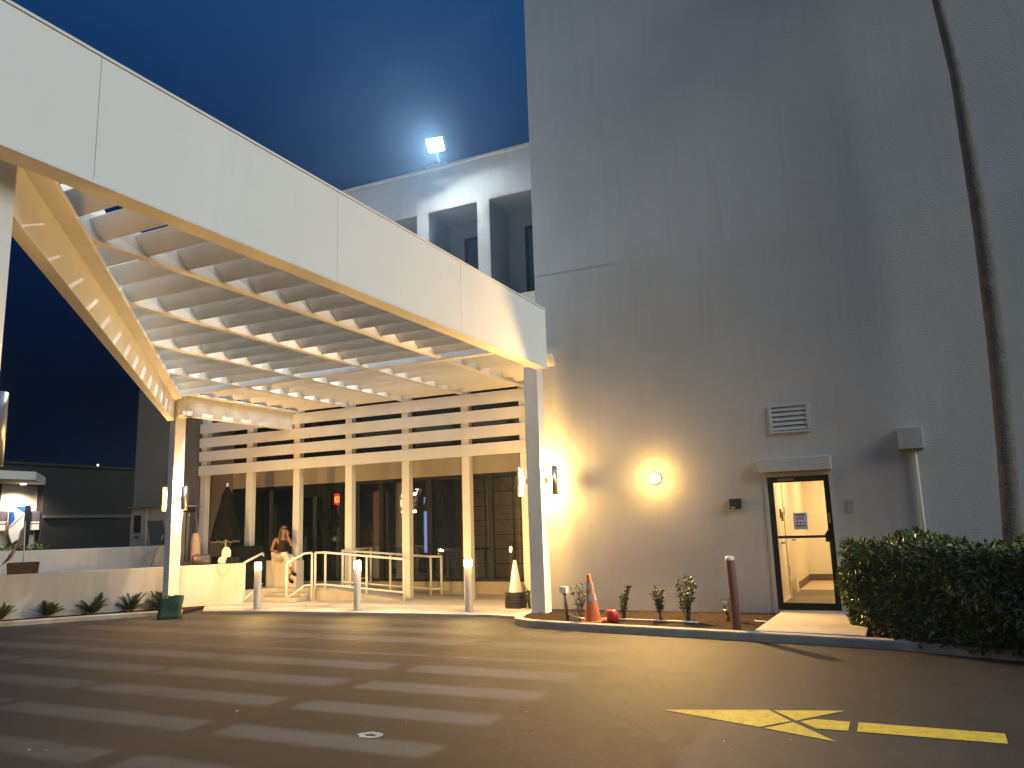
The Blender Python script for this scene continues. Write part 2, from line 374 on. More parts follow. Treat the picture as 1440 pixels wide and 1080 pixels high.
# wall items
wl = thing('wall_lamp', 'bright yellow round bulkhead wall lamp on the grey tower wall', 'wall lamp', (-3.71,13.4,2.30))
MB().cyl((-3.71,13.4,2.30),(-3.71,13.34,2.30),.10,n=20).build('housing', M['greymet'], wl)
dm = MB(); nn_ = 18
for k_ in range(6):
    t_ = k_/5*math.pi/2
    for i in range(nn_):
        p_ = 2*math.pi*i/nn_; r_ = .085*math.cos(t_)
        dm.v.append((-3.71+r_*math.cos(p_), 13.34-.11*math.sin(t_), 2.30+r_*math.sin(p_)))
for k_ in range(5):
    for i in range(nn_): dm.f.append((k_*nn_+i,k_*nn_+(i+1)%nn_,(k_+1)*nn_+(i+1)%nn_,(k_+1)*nn_+i)); dm.sm.append(True)
dm.build('lens', M['walllamp'], wl)
al = thing('sensor_box', 'small dark box mounted on the wall left of the glass door', 'alarm box', (-2.38,13.4,1.73))
MB().box(-2.48,-2.29,13.31,13.4,1.73,1.895).build('case', M['dark'], al, bevel=.012)
MB().box(-2.45,-2.39,13.300,13.308,1.745,1.76).build('indicator', M['whitepl'], al)
jb = thing('junction_box', 'wall junction box with a vertical conduit running down behind the hedge', 'utility box', (.29,13.4,0))
MB().box(.12,.46,13.24,13.4,2.53,2.86).build('box_body', M['towerlow'], jb, bevel=.008)
MB().cyl((.33,13.35,.1),(.33,13.35,2.53),.028).build('conduit', M['towerlow'], jb)

# ------------------------------------------------------------------ main building (entrance block)
mb_ = thing('main_building', 'white two storey entrance block with deep window recesses and glazed ground floor', 'building', (-13,15,0))
LX = -18.78
u = MB()
RX = -5.88
u.box(LX, RX, 15.0, 16.0, 8.90, 9.94); u.box(-16.36, RX, 15.0, 16.0, 5.2, 6.56)
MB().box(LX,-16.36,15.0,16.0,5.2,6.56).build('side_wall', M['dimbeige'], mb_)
xs_edges = []
x = -7.93 + 1.62
bays = []
k = 0
while True:
    r = -6.31 - 1.62*k; l = r - 1.31
    if l < LX + .6: break
    bays.append((l, r)); k += 1
for i,(l,r) in enumerate(bays):
    right_nb = bays[i-1][0] if i else RX
    u.box(r, right_nb, 15.0, 16.0, 6.56, 8.90)
u.box(LX, bays[-1][0], 15.0, 16.0, 6.56, 8.90)
u.build('upper_wall', M['stucco'], mb_)
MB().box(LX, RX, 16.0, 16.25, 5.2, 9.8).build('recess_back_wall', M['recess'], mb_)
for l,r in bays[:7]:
    MB().box(l,l+.004,15.03,15.997,6.58,8.89).box(r-.004,r,15.03,15.997,6.58,8.89).box(l+.005,r-.005,15.03,15.997,8.893,8.899).build('recess_shade_sheet', M['recess'], mb_)  # thin sheets added to carry the painted bay shade on jambs and head
MB().box(LX-.02, RX, 14.96, 15.06, 9.94, 10.0).build('parapet_cap', M['white'], mb_)
MB().box(LX, RX, 15.06, 28, 9.5, 9.8).build('roof', M['concrete'], mb_)
for l,r in bays[:7]:
    f_ = MB(); wx0, wx1, wz0, wz1 = r-.86, r-.02, 6.75, 8.46
    f_.box(wx0,wx0+.08,15.93,16.0,wz0,wz1); f_.box(wx1-.07,wx1,15.93,16.0,wz0,wz1); f_.box(wx0+.08,wx1-.07,15.93,16.0,wz1-.08,wz1); f_.box(wx0+.08,wx1-.07,15.93,16.0,wz0,wz0+.07)
    wn = f_.build('window', M['dark'], mb_)
    MB().box(wx0+.08,wx1-.07,15.96,15.97,wz0+.07,wz1-.08).build('pane', M['upglass'], wn)
MB().box(-16.36, RX, 15.02, 16.2, 5.06, 5.19).build('soffit', M['beige'], mb_)
GY = 16.2
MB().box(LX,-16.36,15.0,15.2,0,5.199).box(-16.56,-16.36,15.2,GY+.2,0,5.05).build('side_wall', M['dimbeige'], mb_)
MB().box(LX,LX+.2,15.2,28,0,5.05).box(LX,LX+.2,16.25,28,5.05,9.5).build('end_wall', M['beige'], mb_)
MB().box(-16.36,RX,GY,GY+.2,0.05,.33).build('plinth', M['beige'], mb_)
MB().box(-16.36,RX,GY,GY+.2,2.78,3.32).build('lintel_band', M['beige'], mb_)
MB().box(-16.36,RX,GY+.02,GY+.1,3.32,5.05).build('clerestory', M['cleglass'], mb_)
for x in [-15.4+1.62*i for i in range(6)]: MB().box(x,x+.07,GY-.02,GY+.02,3.32,5.05).build('clerestory_mullion', M['dark'], mb_)
fr = MB()
MUL = [(-16.36,-15.75),(-14.25,-14.05),(-13.25,-13.05),(-12.72,-12.62),(-12.30,-12.08),(-11.50,-11.38),(-10.12,-9.98),(-8.47,-8.36),(-7.0,-6.9),(-5.95,-5.88)]
for a,b in MUL: fr.box(a,b,GY,GY+.12,.33,2.78)
for (a,b),(c_,d_) in zip(MUL[:-1],MUL[1:]):
    fr.box(b,c_,GY,GY+.12,2.70,2.78); fr.box(b,c_,GY,GY+.12,.33,.39)
fr.box(-14.05,-13.25,GY,GY+.12,2.45,2.70); fr.box(-13.05,-12.72,GY,GY+.12,2.5,2.7)
fr.build('storefront_frame', M['dark'], mb_)
for (a,b),(c_,d_) in zip(MUL[:-1],MUL[1:]):
    MB().box(b,c_,GY+.055,GY+.065,.39,2.70).build('pane', M['glass'], mb_)
# lobby
MB().box(-16.0,RX,GY+.2,21.5,.20,.31).build('lobby_floor', mat('lobby_floor_tile',(.05,.04,.035),.25,.2,3.), mb_)
MB().box(-16.0,RX,GY+.2,21.5,3.2,3.3).build('lobby_ceiling', mat('lobby_ceiling_paint',(.12,.11,.10),.8), mb_)
MB().box(-16.0,RX,21.5,21.6,.31,3.2).box(-16.05,-16.0,GY+.2,21.5,.31,3.2).build('lobby_wall', M['brick'], mb_)
MB().box(-9.9,-6.0,18.0,18.1,.31,3.2).build('partition', M['brick'], mb_)
gl = MB()
for i in range(8): gl.box(-9.9,-6.0,17.975,17.999,.62+i*.36,.64+i*.36)
for i in range(5): gl.box(-9.5+i*.8,-9.47+i*.8,17.975,17.999,.33,3.15)
gl.build('partition_grid', M['dark'], mb_)
MB().box(-11.28,-10.98,16.6,16.9,.31,3.2).build('lobby_pillar', M['hall'], mb_)
for x in (-14.9,-13.6,-12.4): MB().box(x,x+.45,17.2,17.3,.31,2.55).build('lobby_panel', mat('dim_panel',(.42,.33,.27),.6,.15,4.), mb_)

# lobby objects
ex = thing('exit_sign', 'red and yellow lit EXIT sign hanging inside the glass entrance', 'exit sign', (-12.90,16.5,2.2))
MB().box(-13.13,-12.66,16.5,16.54,2.24,2.56).build('sign_box', M['exit_r'], ex)
MB().box(-13.10,-12.69,16.49,16.499,2.27,2.46).build('face', M['exit_r'], ex)
def text(name, s, size, loc, rot, m, parent=None, ext=.002):
    cu = bpy.data.curves.new(name,'FONT'); cu.body = s; cu.size = size; cu.extrude = ext; cu.align_x='CENTER'
    o = bpy.data.objects.new(name, cu); COL.objects.link(o)
    dg = bpy.context.evaluated_depsgraph_get(); me = bpy.data.meshes.new_from_object(o.evaluated_get(dg))
    bpy.data.objects.remove(o); me.materials.clear(); me.materials.append(m)
    o = bpy.data.objects.new(name, me); COL.objects.link(o); o.rotation_euler = rot
    if parent: o.parent = parent; o.location = Vector(loc)-wloc(parent)
    else: o.location = loc
    return o
text('lettering','EXIT',.20,(-12.895,16.485,2.30),(R(90),0,0),M['exit_y'],ex)
tag(text('door_number','7',.22,(-10.39,16.19,2.36),(R(90),0,0),M['white_e']), 'white figure 7 shown high on the entrance glass', 'number')
mo = thing('doorway_glow', 'pale blue glowing panel in place of the lit lobby doorway', 'screen', (-10.75,17.4,.31))  # glowing panel added in place of the blue-lit doorway
MB().box(-10.96,-10.70,17.4,17.45,.95,2.35).build('glow_face', M['screen'], mo)
MB().box(-11.0,-10.66,17.45,17.5,.31,2.4).build('glow_backing', M['dark'], mo)
for (x,l) in ((-10.62,'left'),(-10.15,'right')):
    p = thing('pendant_lamp', 'dark pendant lamp hanging in the lobby, %s one of the pair' % l, 'pendant lamp', (x,17.0,1.9), group='pendant lamps in the lobby')
    MB().lathe([(.03,2.32),(.05,2.2),(.13,1.98)],x,17.0).build('shade', M['wood'], p)
    MB().cyl((x,17,2.3),(x,17,3.2),.008,n=6).build('cord', M['dark'], p)
    MB().lathe([(0,1.985),(.125,1.985)],x,17.0).build('bulb', M['pend_e'], p)
tag(MB().tube([(-13.0+.26*math.cos(t*.31),16.15,1.80+.26*math.sin(t*.31)) for t in range(21)], .055, 8).build('door_wreath', M['black']), 'dark round wreath hung on the glass door', 'wreath')
tb = thing('lobby_table', 'dark table with thin legs inside the lobby glass', 'table', (-9.6,17.1,.31))
MB().box(-10.3,-8.9,16.85,17.4,1.02,1.06).build('table_top', M['dark'], tb)
for x in (-10.25,-8.97): MB().box(x,x+.04,16.9,16.94,.31,1.02).build('leg', M['dark'], tb)

# ------------------------------------------------------------------ louvre screen
sc = thing('louvre_screen', 'white timber screen of four broad slats on tall posts before the entrance', 'screen', (-11.6,15,0))
for i,x in enumerate([-16.2,-14.62,-13.09,-11.52,-9.93,-8.37,-6.95]):
    z0 = .31 if x < -11.5 else .05
    MB().box(x-.095,x+.095,15.0,15.16,z0,4.6).build('post', M['white'], sc, bevel=.006)
for z0,z1 in ((3.08,3.335),(3.455,3.705),(3.815,4.065),(4.185,4.44)):
    MB().box(-16.3,-6.85,14.93,14.998,z0,z1).build('slat', M['white'], sc, bevel=.004)

# ------------------------------------------------------------------ entrance canopy
cn = thing('entrance_canopy', 'white steel entrance canopy with open louvred roof and deep fascia', 'canopy', (-8,8,0))
FX = -5.26
edges = [.85, 3.70, 6.63, 9.40, 12.45]
for a,b in zip(edges[:-1],edges[1:]):
    MB().box(FX-.03,FX,a+.003,b-.003,4.285,5.32).build('fascia_panel', M['fascia'], cn, bevel=.003)
MB().box(FX-.20,FX-.03,.85,12.44,4.29,5.25).build('fascia_beam', M['white'], cn)
MB().box(FX-.21,FX+.006,.85,12.455,4.262,4.284).box(FX-.2,FX+.012,.85,12.455,5.322,5.345).build('fascia_trim', M['white'], cn)
def leftX(y): return -6.6-(y-4.36)*.945
def diag(name, off0, off1, z0, z1, y0=3.36, y1=11.62, m='white', bevel=.004):
    b = [(leftX(y0)+off0,y0),(leftX(y0)+off1,y0),(leftX(y1)+off1,y1),(leftX(y1)+off0,y1)]
    return MB().prism(b,z0,z1).build(name, M[m], cn, bevel=bevel)
diag('diagonal_beam', -.18, 0, 3.96, 5.30)
diag('diagonal_flange', .001, .235, 4.395, 4.445)
MB().box(-13.199,-12.96,11.62,14.9,4.46,4.485).build('side_flange', M['white'], cn)
MB().box(-13.36,-13.20,11.62,14.99,4.05,4.50).build('side_beam', M['white'], cn, bevel=.004)
MB().box(-13.2,-5.47,11.42,11.56,4.43,4.74).build('cross_beam', M['white'], cn, bevel=.004)
joistX = [-6.83,-8.38,-9.93,-11.48]
PY0 = 6.50; PITCH = .523
for x in joistX:
    ys = max(3.4, 4.36 + (-6.6 - x)/.945 + .02)
    for y0,y1 in ((ys,11.42),(11.56,14.9)):
        j = MB(); j.box(x-.022,x+.022,y0,y1,4.47,4.72); j.box(x-.05,x+.05,y0,y1,4.448,4.47)
        j.build('joist', M['white'], cn)
A_ = R(47); LB = .245
k = -6
while True:
    y = PY0 + k*PITCH; k += 1
    if y > 14.9: break
    if y < 3.5 or 11.30 < y < 11.62: continue
    zb = 4.482; t = .042
    d = Vector((0,-math.cos(A_),math.sin(A_))); n = Vector((0,math.sin(A_),math.cos(A_)))
    p = [Vector((0,y,zb)), Vector((0,y,zb))+d*LB, Vector((0,y,zb))+d*LB+n*t, Vector((0,y,zb))+n*t]
    vs = []
    for q in p:
        xl = leftX(q.y)+.0 if q.y < 11.45 else -13.2
        vs.append((max(xl,-13.36), q.y, q.z))
    for q in p: vs.append((FX-.2, q.y, q.z))
    if vs[0][0] > FX-.4: continue
    MB().add(vs, [(0,1,2,3),(7,6,5,4),(0,4,5,1),(1,5,6,2),(2,6,7,3),(3,7,4,0)]).build('louvre_board', M['white'], cn)
COLS = [((-5.87,-5.60),(12.75,13.02),4.40),((-13.66,-13.49),(11.70,11.97),4.42),((-5.87,-5.60),(3.06,3.33),4.40)]
for (x0,x1),(y0,y1),zt in COLS:
    cc = MB().box(x0,x1,y0,y1,0,zt).build('column', M['white'], cn, bevel=.008)
    MB().box(x0-.05,x1+.05,y0-.05,y1+.05,0,.02).build('base_plate', M['greymet'], cc)
MB().box(-13.49,-13.19,11.72,11.95,4.05,4.40).box(-13.66,-13.3,11.6,11.72,4.40,4.5).build('column_bracket', M['white'], cn)

# column sconces: open cylinders lighting up and down
LIGHTS = []
def light(name, kind, loc, power, col, size=.03, **kw):
    l = bpy.data.lights.new(name, kind); l.energy = power; l.color = col
    if kind in ('POINT','SPOT'): l.shadow_soft_size = size
    for k_,v_ in kw.items(): setattr(l,k_,v_)
    o = bpy.data.objects.new(name,l); COL.objects.link(o); o.location = loc; return o
def sconce(label, x, y, z, side, power, r=.088, hh=.25):
    cx = x + side*(r+.075)
    s = thing('column_sconce', label, 'wall lamp', (cx,y,z), group='cylinder sconces on the canopy columns')
    sh = MB(); nA = 18
    for rr in (r, r-.006):
        for i in range(nA+1):
            t = -math.pi*.42 + math.pi*.84*i/nA
            for zz in (z-hh, z+hh): sh.v.append((cx+side*rr*math.cos(t), y+rr*math.sin(t), zz))
    o_ = 2*(nA+1)
    for i in range(nA):
        sh.f += [(2*i,2*i+1,2*i+3,2*i+2),(o_+2*i,o_+2*i+2,o_+2*i+3,o_+2*i+1),(2*i,2*i+2,o_+2*i+2,o_+2*i),(2*i+1,o_+2*i+1,o_+2*i+3,2*i+3)]; sh.sm += [True,True,False,False]
    sh.f += [(0,o_,o_+1,1),(2*nA,2*nA+1,o_+2*nA+1,o_+2*nA)]; sh.sm += [False,False]
    sh.build('shade', M['steel'], s)
    MB().box(min(x,cx-side*r),max(x,cx-side*r),y-.03,y+.03,z-.05,z+.05).build('bracket', M['steel'], s)
    MB().cyl((cx,y,z-.1),(cx,y,z+.1),.03,n=10).build('bulb', M['sconce_e'], s)
    WC = (1.0,.55,.16)
    for dz in (.262,-.262):
        o = light('sconce_lamp','POINT',(cx-side*.02,y,z+dz),power,WC,.035)
        o.parent = s; o.location = Vector((cx-side*.02,y,z+dz))-Vector(s.location)
PW = 125
sconce('silver cylinder sconce on the right column, tower side', -5.60, 12.90, 2.34, 1, 52)
sconce('silver cylinder sconce on the right column, half hidden on its left side', -5.87, 12.90, 2.34, -1, PW)
sconce('silver cylinder sconce on the far left column, facing the entrance', -13.49, 11.84, 2.34, 1, PW)
sconce('silver cylinder sconce on the far left column, half hidden on its outer side', -13.66, 11.84, 2.34, -1, 26)
sconce('cylinder sconce on the near left column at the photo edge', -5.60, 3.2, 2.34, 1, 12)
sconce('cylinder sconce on the near left column, on its hidden canopy side', -5.87, 3.2, 2.34, -1, 12)

# ------------------------------------------------------------------ floodlight
FL = Vector((-8.66,14.42,10.22))
fl = thing('floodlight', 'dazzling white rooftop floodlight on the parapet edge', 'floodlight', (-9.0,15.0,10.0))
MB().box(-9.28,-8.74,14.99,15.35,10.0,10.07).build('base', M['white'], fl)
MB().tube([(-9.0,15.15,10.07),(-9.0,15.1,10.3),(-8.75,14.75,10.36)],.03).build('arm', M['greymet'], fl)
q = Euler((R(38),0,R(10))).to_matrix()
def ob(vs): return [tuple(FL+q@Vector(p)) for p in vs]
MB().hexa(ob([(-.2,-.0,-.16),(.2,-.0,-.16),(.2,.16,-.12),(-.2,.16,-.12)]), ob([(-.2,-.0,.16),(.2,-.0,.16),(.2,.16,.12),(-.2,.16,.12)])).build('housing', M['greymet'], fl)
MB().add(ob([(-.18,-.006,-.14),(.18,-.006,-.14),(.18,-.006,.14),(-.18,-.006,.14)]), [(0,1,2,3)]).build('led_panel', M['flood'], fl)
fo = light('flood_lamp','SPOT',FL+q@Vector((0,-.04,0)),2900,(.88,.95,1.0),.055, spot_size=R(112), spot_blend=.45)
fo.rotation_euler = Vector((-.22,-.78,-.58)).to_track_quat('-Z','Y').to_euler()
fo2 = light('flood_spill','SPOT',FL+q@Vector((0,-.04,0)),300,(.88,.95,1.0),.055, spot_size=R(165), spot_blend=.5)
fo2.rotation_euler = Vector((0,-.78,-.62)).to_track_quat('-Z','Y').to_euler()

# ------------------------------------------------------------------ low walls
def wallseg(a, b, th, z0, z1):
    a=Vector((*a,0)); b=Vector((*b,0)); d=(b-a).normalized(); n=Vector((-d.y,d.x,0))*th
    return MB().prism([(a.x,a.y),(b.x,b.y),((b+n).x,(b+n).y),((a+n).x,(a+n).y)], z0, z1)
tag(wallseg((-21.5,2.5),(-13.35,13.68),.2,0,.92).build('front_low_wall', M['lowwall'], bevel=.01), 'long pale rendered low wall behind the small sago plants', 'low wall')
tag(wallseg((-23.1,5.16),(-16.55,14.18),.2,.31,1.34).build('rear_low_wall', M['lowwall'], bevel=.01), 'second low rendered wall further back behind the flag box', 'low wall')
tag(MB().prism([(-14.1,14.62),(-12.72,14.62),(-12.72,14.9),(-14.1,14.9)], .31, .92).build('seat_wall', M['lowwall'], bevel=.012), 'short white wall the seated person sits on by the steps', 'low wall')

# ------------------------------------------------------------------ handrails
def bar(a,b,s=.022): return MB().tube([a,b],s,8)
def rail(label, posts, tops, bots):
    r = thing('handrail', label, 'handrail', (*posts[0][0][:2], posts[0][1]), group='white handrails at the entrance')
    MB().tube(tops,.026,8).build('top_rail', M['white'], r)
    MB().tube(bots,.022,8).build('bottom_rail', M['white'], r)
    for (x,y,zt),z0 in posts: MB().cyl((x,y,z0),(x,y,zt),.026,n=8).build('post', M['white'], r)
    return r
rail('white sloping handrail on the right side of the steps', [((-12.37,13.92,.90),.05),((-11.98,14.3,1.10),.05)],
     [(-12.37,13.92,.90),(-12.12,14.2,1.09),(-11.98,14.3,1.10)], [(-12.35,13.94,.14),(-12.1,14.2,.39),(-11.98,14.3,.40)])
rail('white sloping handrail on the left side of the steps, joined to the low wall', [((-13.37,13.66,.92),.05),((-13.62,14.5,1.10),.31)],
     [(-13.37,13.66,.93),(-13.50,14.30,1.09),(-13.62,14.5,1.10)], [(-13.36,13.68,.12),(-13.50,14.3,.40),(-13.62,14.5,.40)])
rail('long white ramp handrail nearest the driveway', [((-11.92,14.34,1.10),.31),((-11.66,14.37,1.09),.31),((-10.64,14.52,1.0),.17),((-9.72,14.62,.92),.05)],
     [(-11.92,14.34,1.10),(-11.66,14.37,1.10),(-9.72,14.62,.92)], [(-11.92,14.34,.40),(-11.66,14.37,.40),(-9.72,14.62,.22)])
rail('white ramp handrail further back, nearer the entrance glass', [((-11.55,14.85,1.12),.31),((-11.3,14.97,1.11),.29),((-10.58,15.34,1.01),.17),((-9.75,15.75,.92),.05),((-9.50,15.80,.92),.05)],
     [(-11.55,14.85,1.12),(-9.75,15.75,.92),(-9.50,15.80,.92)], [(-11.55,14.85,.42),(-9.75,15.75,.2),(-9.50,15.80,.2)])
rail('short white handrail running from the ramp top towards the glass', [((-11.6,14.9,1.12),.31),((-11.6,16.0,1.14),.31)],
     [(-11.6,14.9,1.12),(-11.6,16.0,1.14)], [(-11.6,14.9,.43),(-11.6,16.0,.44)])

# ------------------------------------------------------------------ bollard lights
bl = thing('bollard_light', 'white lit bollard lamp in front of the steps, leftmost of three', 'bollard light', (0,0,0), group='lit bollards along the forecourt')
MB().lathe([(.072,0),(.072,.80),(.0,.80)],0,0,24).build('post', mat('bollard_paint',(.42,.40,.37),.5,.06,4.), bl)
MB().lathe([(.0,.96),(.066,.955),(.068,.94),(.068,.93)],0,0,24).build('cap', M['greymet'], bl)
MB().lathe([(.062,.80),(.062,.93)],0,0,24).build('lamp', M['warm'], bl)
for i,(x,y,lb) in enumerate([(-11.98,12.62,None),(-9.6,12.80,'white lit bollard lamp in front of the ramp, middle of three'),(-7.24,13.0,'white lit bollard lamp in front of the glass wall, nearest the right column')]):
    o = bl if i == 0 else copy_tree(bl, label=lb)
    o.location = (x,y,.05)

# ------------------------------------------------------------------ cones
for i in range(8):
    z = .05 + i*.037
    lab = 'white topped traffic cone, uppermost of the stack beside the right column' if i==7 else \
          'black cone base in the stack beside the right column, %s' % ['bottom one','second from bottom','third from bottom','fourth from bottom','fourth below the white cone','third below the white cone','directly under the white cone'][i]
    jx, jy = random.uniform(-.012,.012), random.uniform(-.012,.012)
    c = thing('traffic_cone', lab, 'traffic cone', (-6.62+jx,13.72+jy,z), rz=random.uniform(-.12,.12), group='stacked white cones')
    MB().prism([(-.17,-.13),(-.13,-.17),(.13,-.17),(.17,-.13),(.17,.13),(.13,.17),(-.13,.17),(-.17,.13)],0,.030).build('base', M['rubber'], c, origin=(0,0,0), bevel=.006).location=(0,0,0)
    o = MB().lathe([(.125,.030),(.030,.60),(.022,.615),(.0,.615)] if i==7 else [(.120,.030),(.06,.36)],0,0,24).build('cone_body', M['whitepl'], c, origin=(0,0,0)); o.location=(0,0,0)
    for ch in kids(c): ch.location=(0,0,0)
oc = thing('orange_cone', 'orange traffic cone with two white collars leaning on the kerb bed', 'traffic cone', (-4.36,11.72,.075))
MB().prism([(-4.53,11.55),(-4.19,11.55),(-4.19,11.89),(-4.53,11.89)],.075,.11).build('base', M['orange'], oc, bevel=.01)
def crng(z): return .125-(z-.11)*(.125-.028)/.70
MB().lathe([(crng(.11),.11),(crng(.79),.79),(.02,.80),(0,.80)],-4.36,11.72,24).build('cone_body', M['orange'], oc)
MB().lathe([(crng(.40)+.003,.40),(crng(.51)+.003,.51)],-4.36,11.72,24).build('collar', M['flagwhite'], oc)
MB().lathe([(crng(.57)+.003,.57),(crng(.67)+.003,.67)],-4.36,11.72,24).build('collar', M['flagwhite'], oc)
oc.rotation_euler = (0,R(-3.5),0)
rb = MB().lathe([(.0,.075),(.085,.08),(.10,.16),(.085,.25),(.06,.265),(.0,.25)],-4.08,11.80,12)
rb.v = [(x+.02*math.sin(17*z+9*y), y+.02*math.cos(23*z+5*x), z) for x,y,z in rb.v]
tag(rb.build('red_can', M['red']), 'small red plastic can on the soil behind the orange cone', 'can')
mp_ = thing('steel_bollard', 'maroon painted steel post standing at the kerb near the door', 'bollard', (-2.13,11.3,.05))
MB().lathe([(.062,.05),(.062,1.03),(.05,1.06),(0,1.07)],-2.13,11.3,18).build('post', M['maroon'], mp_)
MB().lathe([(.064,1.015),(.064,1.03),(.052,1.065),(0,1.075)],-2.13,11.3,18).build('cap', M['whitepl'], mp_)
mp_.rotation_euler = (0,R(-1.5),0)
cp = thing('conduit_post', 'short pipe stub with a box on top and bent white pipe beside the column', 'pipe', (-4.82,11.82,.05))
MB().cyl((-4.82,11.82,.05),(-4.85,11.82,.52),.024,n=10).build('post', M['stem'], cp)
MB().box(-4.92,-4.81,11.77,11.87,.50,.60).build('outlet_box', M['whitepl'], cp)
MB().tube([(-4.87,11.80,.5),(-4.87,11.80,.3),(-4.82,11.85,.18),(-4.7,11.95,.11),(-4.55,12.0,.095)],.014,8).build('bent_pipe', M['whitepl'], cp)
tag(MB().tube([(-4.45,12.05,.10),(-4.0,12.0,.10),(-3.1,11.95,.095),(-2.8,11.93,.09)],.014,8).build('ground_pipe', M['whitepl']), 'thin white pipe lying along the soil behind the shrubs', 'pipe')
tag(MB().tube([(-2.0,11.95,.12),(-1.7,12.0,.10)],.02,8).build('ground_pipe', M['whitepl']), 'short white pipe piece on the soil right of the maroon post', 'pipe')

# ------------------------------------------------------------------ vegetation
def leaf_quad(mb, p, d, n, ln, wd, fold=.25):
    d = d.normalized(); s = d.cross(n)
    if s.length < 1e-4: s = d.orthogonal()
    s.normalize(); nn = s.cross(d)
    a = p; b = p + d*ln*.5 + s*wd*.5 + nn*wd*fold; c = p + d*ln; e = p + d*ln*.5 - s*wd*.5 + nn*wd*fold; m_ = p + d*ln*.5
    mb.add([a,b,c,e,m_], [(0,1,4),(1,2,4),(4,2,3),(0,4,3)])
def rv(s=1): return Vector((random.gauss(0,s),random.gauss(0,s),random.gauss(0,s)))
def shrub(label, x, y, h, w, nst, dens=26, name='shrub', group='young shrubs in the bed by the tower', lm='leaf2', ll=.075):
    t = thing(name, label, 'shrub', (x,y,.07), group=group)
    st_ = MB(); lf = MB()
    for i in range(nst):
        a = random.uniform(0,6.28); tip = Vector((x+math.cos(a)*w*random.uniform(.3,1), y+math.sin(a)*w*random.uniform(.3,1), .07+h*random.uniform(.7,1.05)))
        b0 = Vector((x+random.uniform(-.03,.03),y+random.uniform(-.03,.03),.06)); mid = b0.lerp(tip,.5)+Vector((random.uniform(-.03,.03),random.uniform(-.03,.03),.03))
        st_.tube([b0,mid,tip],[.009,.007,.003],5)
        for j in range(dens):
            u_ = random.uniform(.22,1); p = b0.lerp(mid,u_*2) if u_<.5 else mid.lerp(tip,u_*2-1)
            dd = Vector((random.gauss(0,1),random.gauss(0,1),random.uniform(.0,1.3)))
            leaf_quad(lf, p, dd, Vector((0,0,1))+rv(.4), ll*random.uniform(.6,1.2), ll*.42)
    st_.build('stem', M['stem'], t); lf.build('foliage', M[lm], t)
    return t
shrub('thin leggy shrub behind the bent pipe, left of the orange cone', -4.66,11.98,.55,.16,5,22)
shrub('small shrub just right of the orange cone and red can', -4.02,12.2,.50,.14,6,34)
shrub('bushy small shrub, middle of the row at the tower wall', -3.42,12.15,.52,.17,7,40)
shrub('tallest shrub in the row, left of the maroon post', -2.98,12.05,.66,.20,8,40)
shrub('sparse shrub with a pale leaf right behind the maroon post', -2.42,12.2,.45,.16,4,22)
shrub('little green shrub squeezed between the cone stack and the right column', -6.28,13.55,.42,.12,5,40,ll=.05)
# sago plants by the low wall
def sago(label, x, y, h, n):
    t = thing('sago_plant', label, 'plant', (x,y,.05), group='sago plants along the low wall')
    lf = MB(); st_ = MB()
    for i in range(n+7):
        a = 6.283*i/n + random.uniform(-.25,.25); el = random.uniform(.55,1.4); L_ = h*random.uniform(.7,1.05)
        prev = Vector((x,y,.07)); pts = [prev.copy()]; dirv = Vector((math.cos(a)*math.cos(el),math.sin(a)*math.cos(el),math.sin(el)))
        for k_ in range(7):
            prev = prev + dirv*L_/7; pts.append(prev.copy()); dirv = (dirv + Vector((0,0,-.07))).normalized()
        st_.tube(pts,[.006]*4+[.004]*4,4)
        side = dirv.cross(Vector((0,0,1))).normalized()
        for k_ in range(1,8):
            for sgn in (-1,1):
                for f_ in (0,.5):
                    p = pts[k_-1].lerp(pts[k_],f_+.3)
                    leaf_quad(lf, p, side*sgn*1.0+dirv*.9+Vector((0,0,.25)), Vector((0,0,1)), L_*.34*(1-.07*k_), .026)
    st_.lathe([(.0,.05),(.05,.05),(.045,.10),(0,.12)],x,y,10)
    st_.build('stem', M['stem'], t); lf.build('frond', M['leaf'], t)
sago('low sago plant at the left photo edge', -15.90,9.84,.33,13)
sago('broad low sago plant, second from the left', -15.46,10.50,.34,15)
sago('widest sago plant, middle of the five by the low wall', -15.00,11.16,.40,15)
sago('narrow upright sago plant, fourth from the left', -14.58,11.72,.40,13)
sago('sago plant in the lit patch next to the left column', -14.25,12.18,.42,13)

# hedge
hg = thing('hedge', 'big dark leafy hedge lit yellow at its left end beside the door', 'hedge', (1.5,11.3,.05))
HP = [(-.70,12.75),(-.82,11.9),(-.62,11.15),(.15,10.55),(.95,9.95),(1.8,9.45),(4.2,9.1),(4.2,12.85)]
def inside(px_,py_,P):
    c = False; j = len(P)-1
    for i in range(len(P)):
        if (P[i][1]>py_)!=(P[j][1]>py_) and px_ < (P[j][0]-P[i][0])*(py_-P[i][1])/(P[j][1]-P[i][1])+P[i][0]: c = not c
        j = i
    return c
core = [(1.7+(x-1.7)*.86, 11.3+(y-11.3)*.84) for x,y in HP]
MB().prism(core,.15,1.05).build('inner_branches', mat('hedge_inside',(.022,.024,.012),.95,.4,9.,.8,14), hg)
lf = MB()
cnt = 0
HPv = [Vector((x,y,0)) for x,y in HP]
segs = []
for i in range(len(HPv)-1):
    a,b = HPv[i],HPv[i+1]; segs.append((a,b,(b-a).length*(1.6 if i<6 else .3)))
tot = sum(s[2] for s in segs)
def lump(x,y,z): return .10*math.sin(3.1*x+1.3*z)+.08*math.sin(5.3*y-2.2*z+1)+.06*math.sin(7*z+4*x)
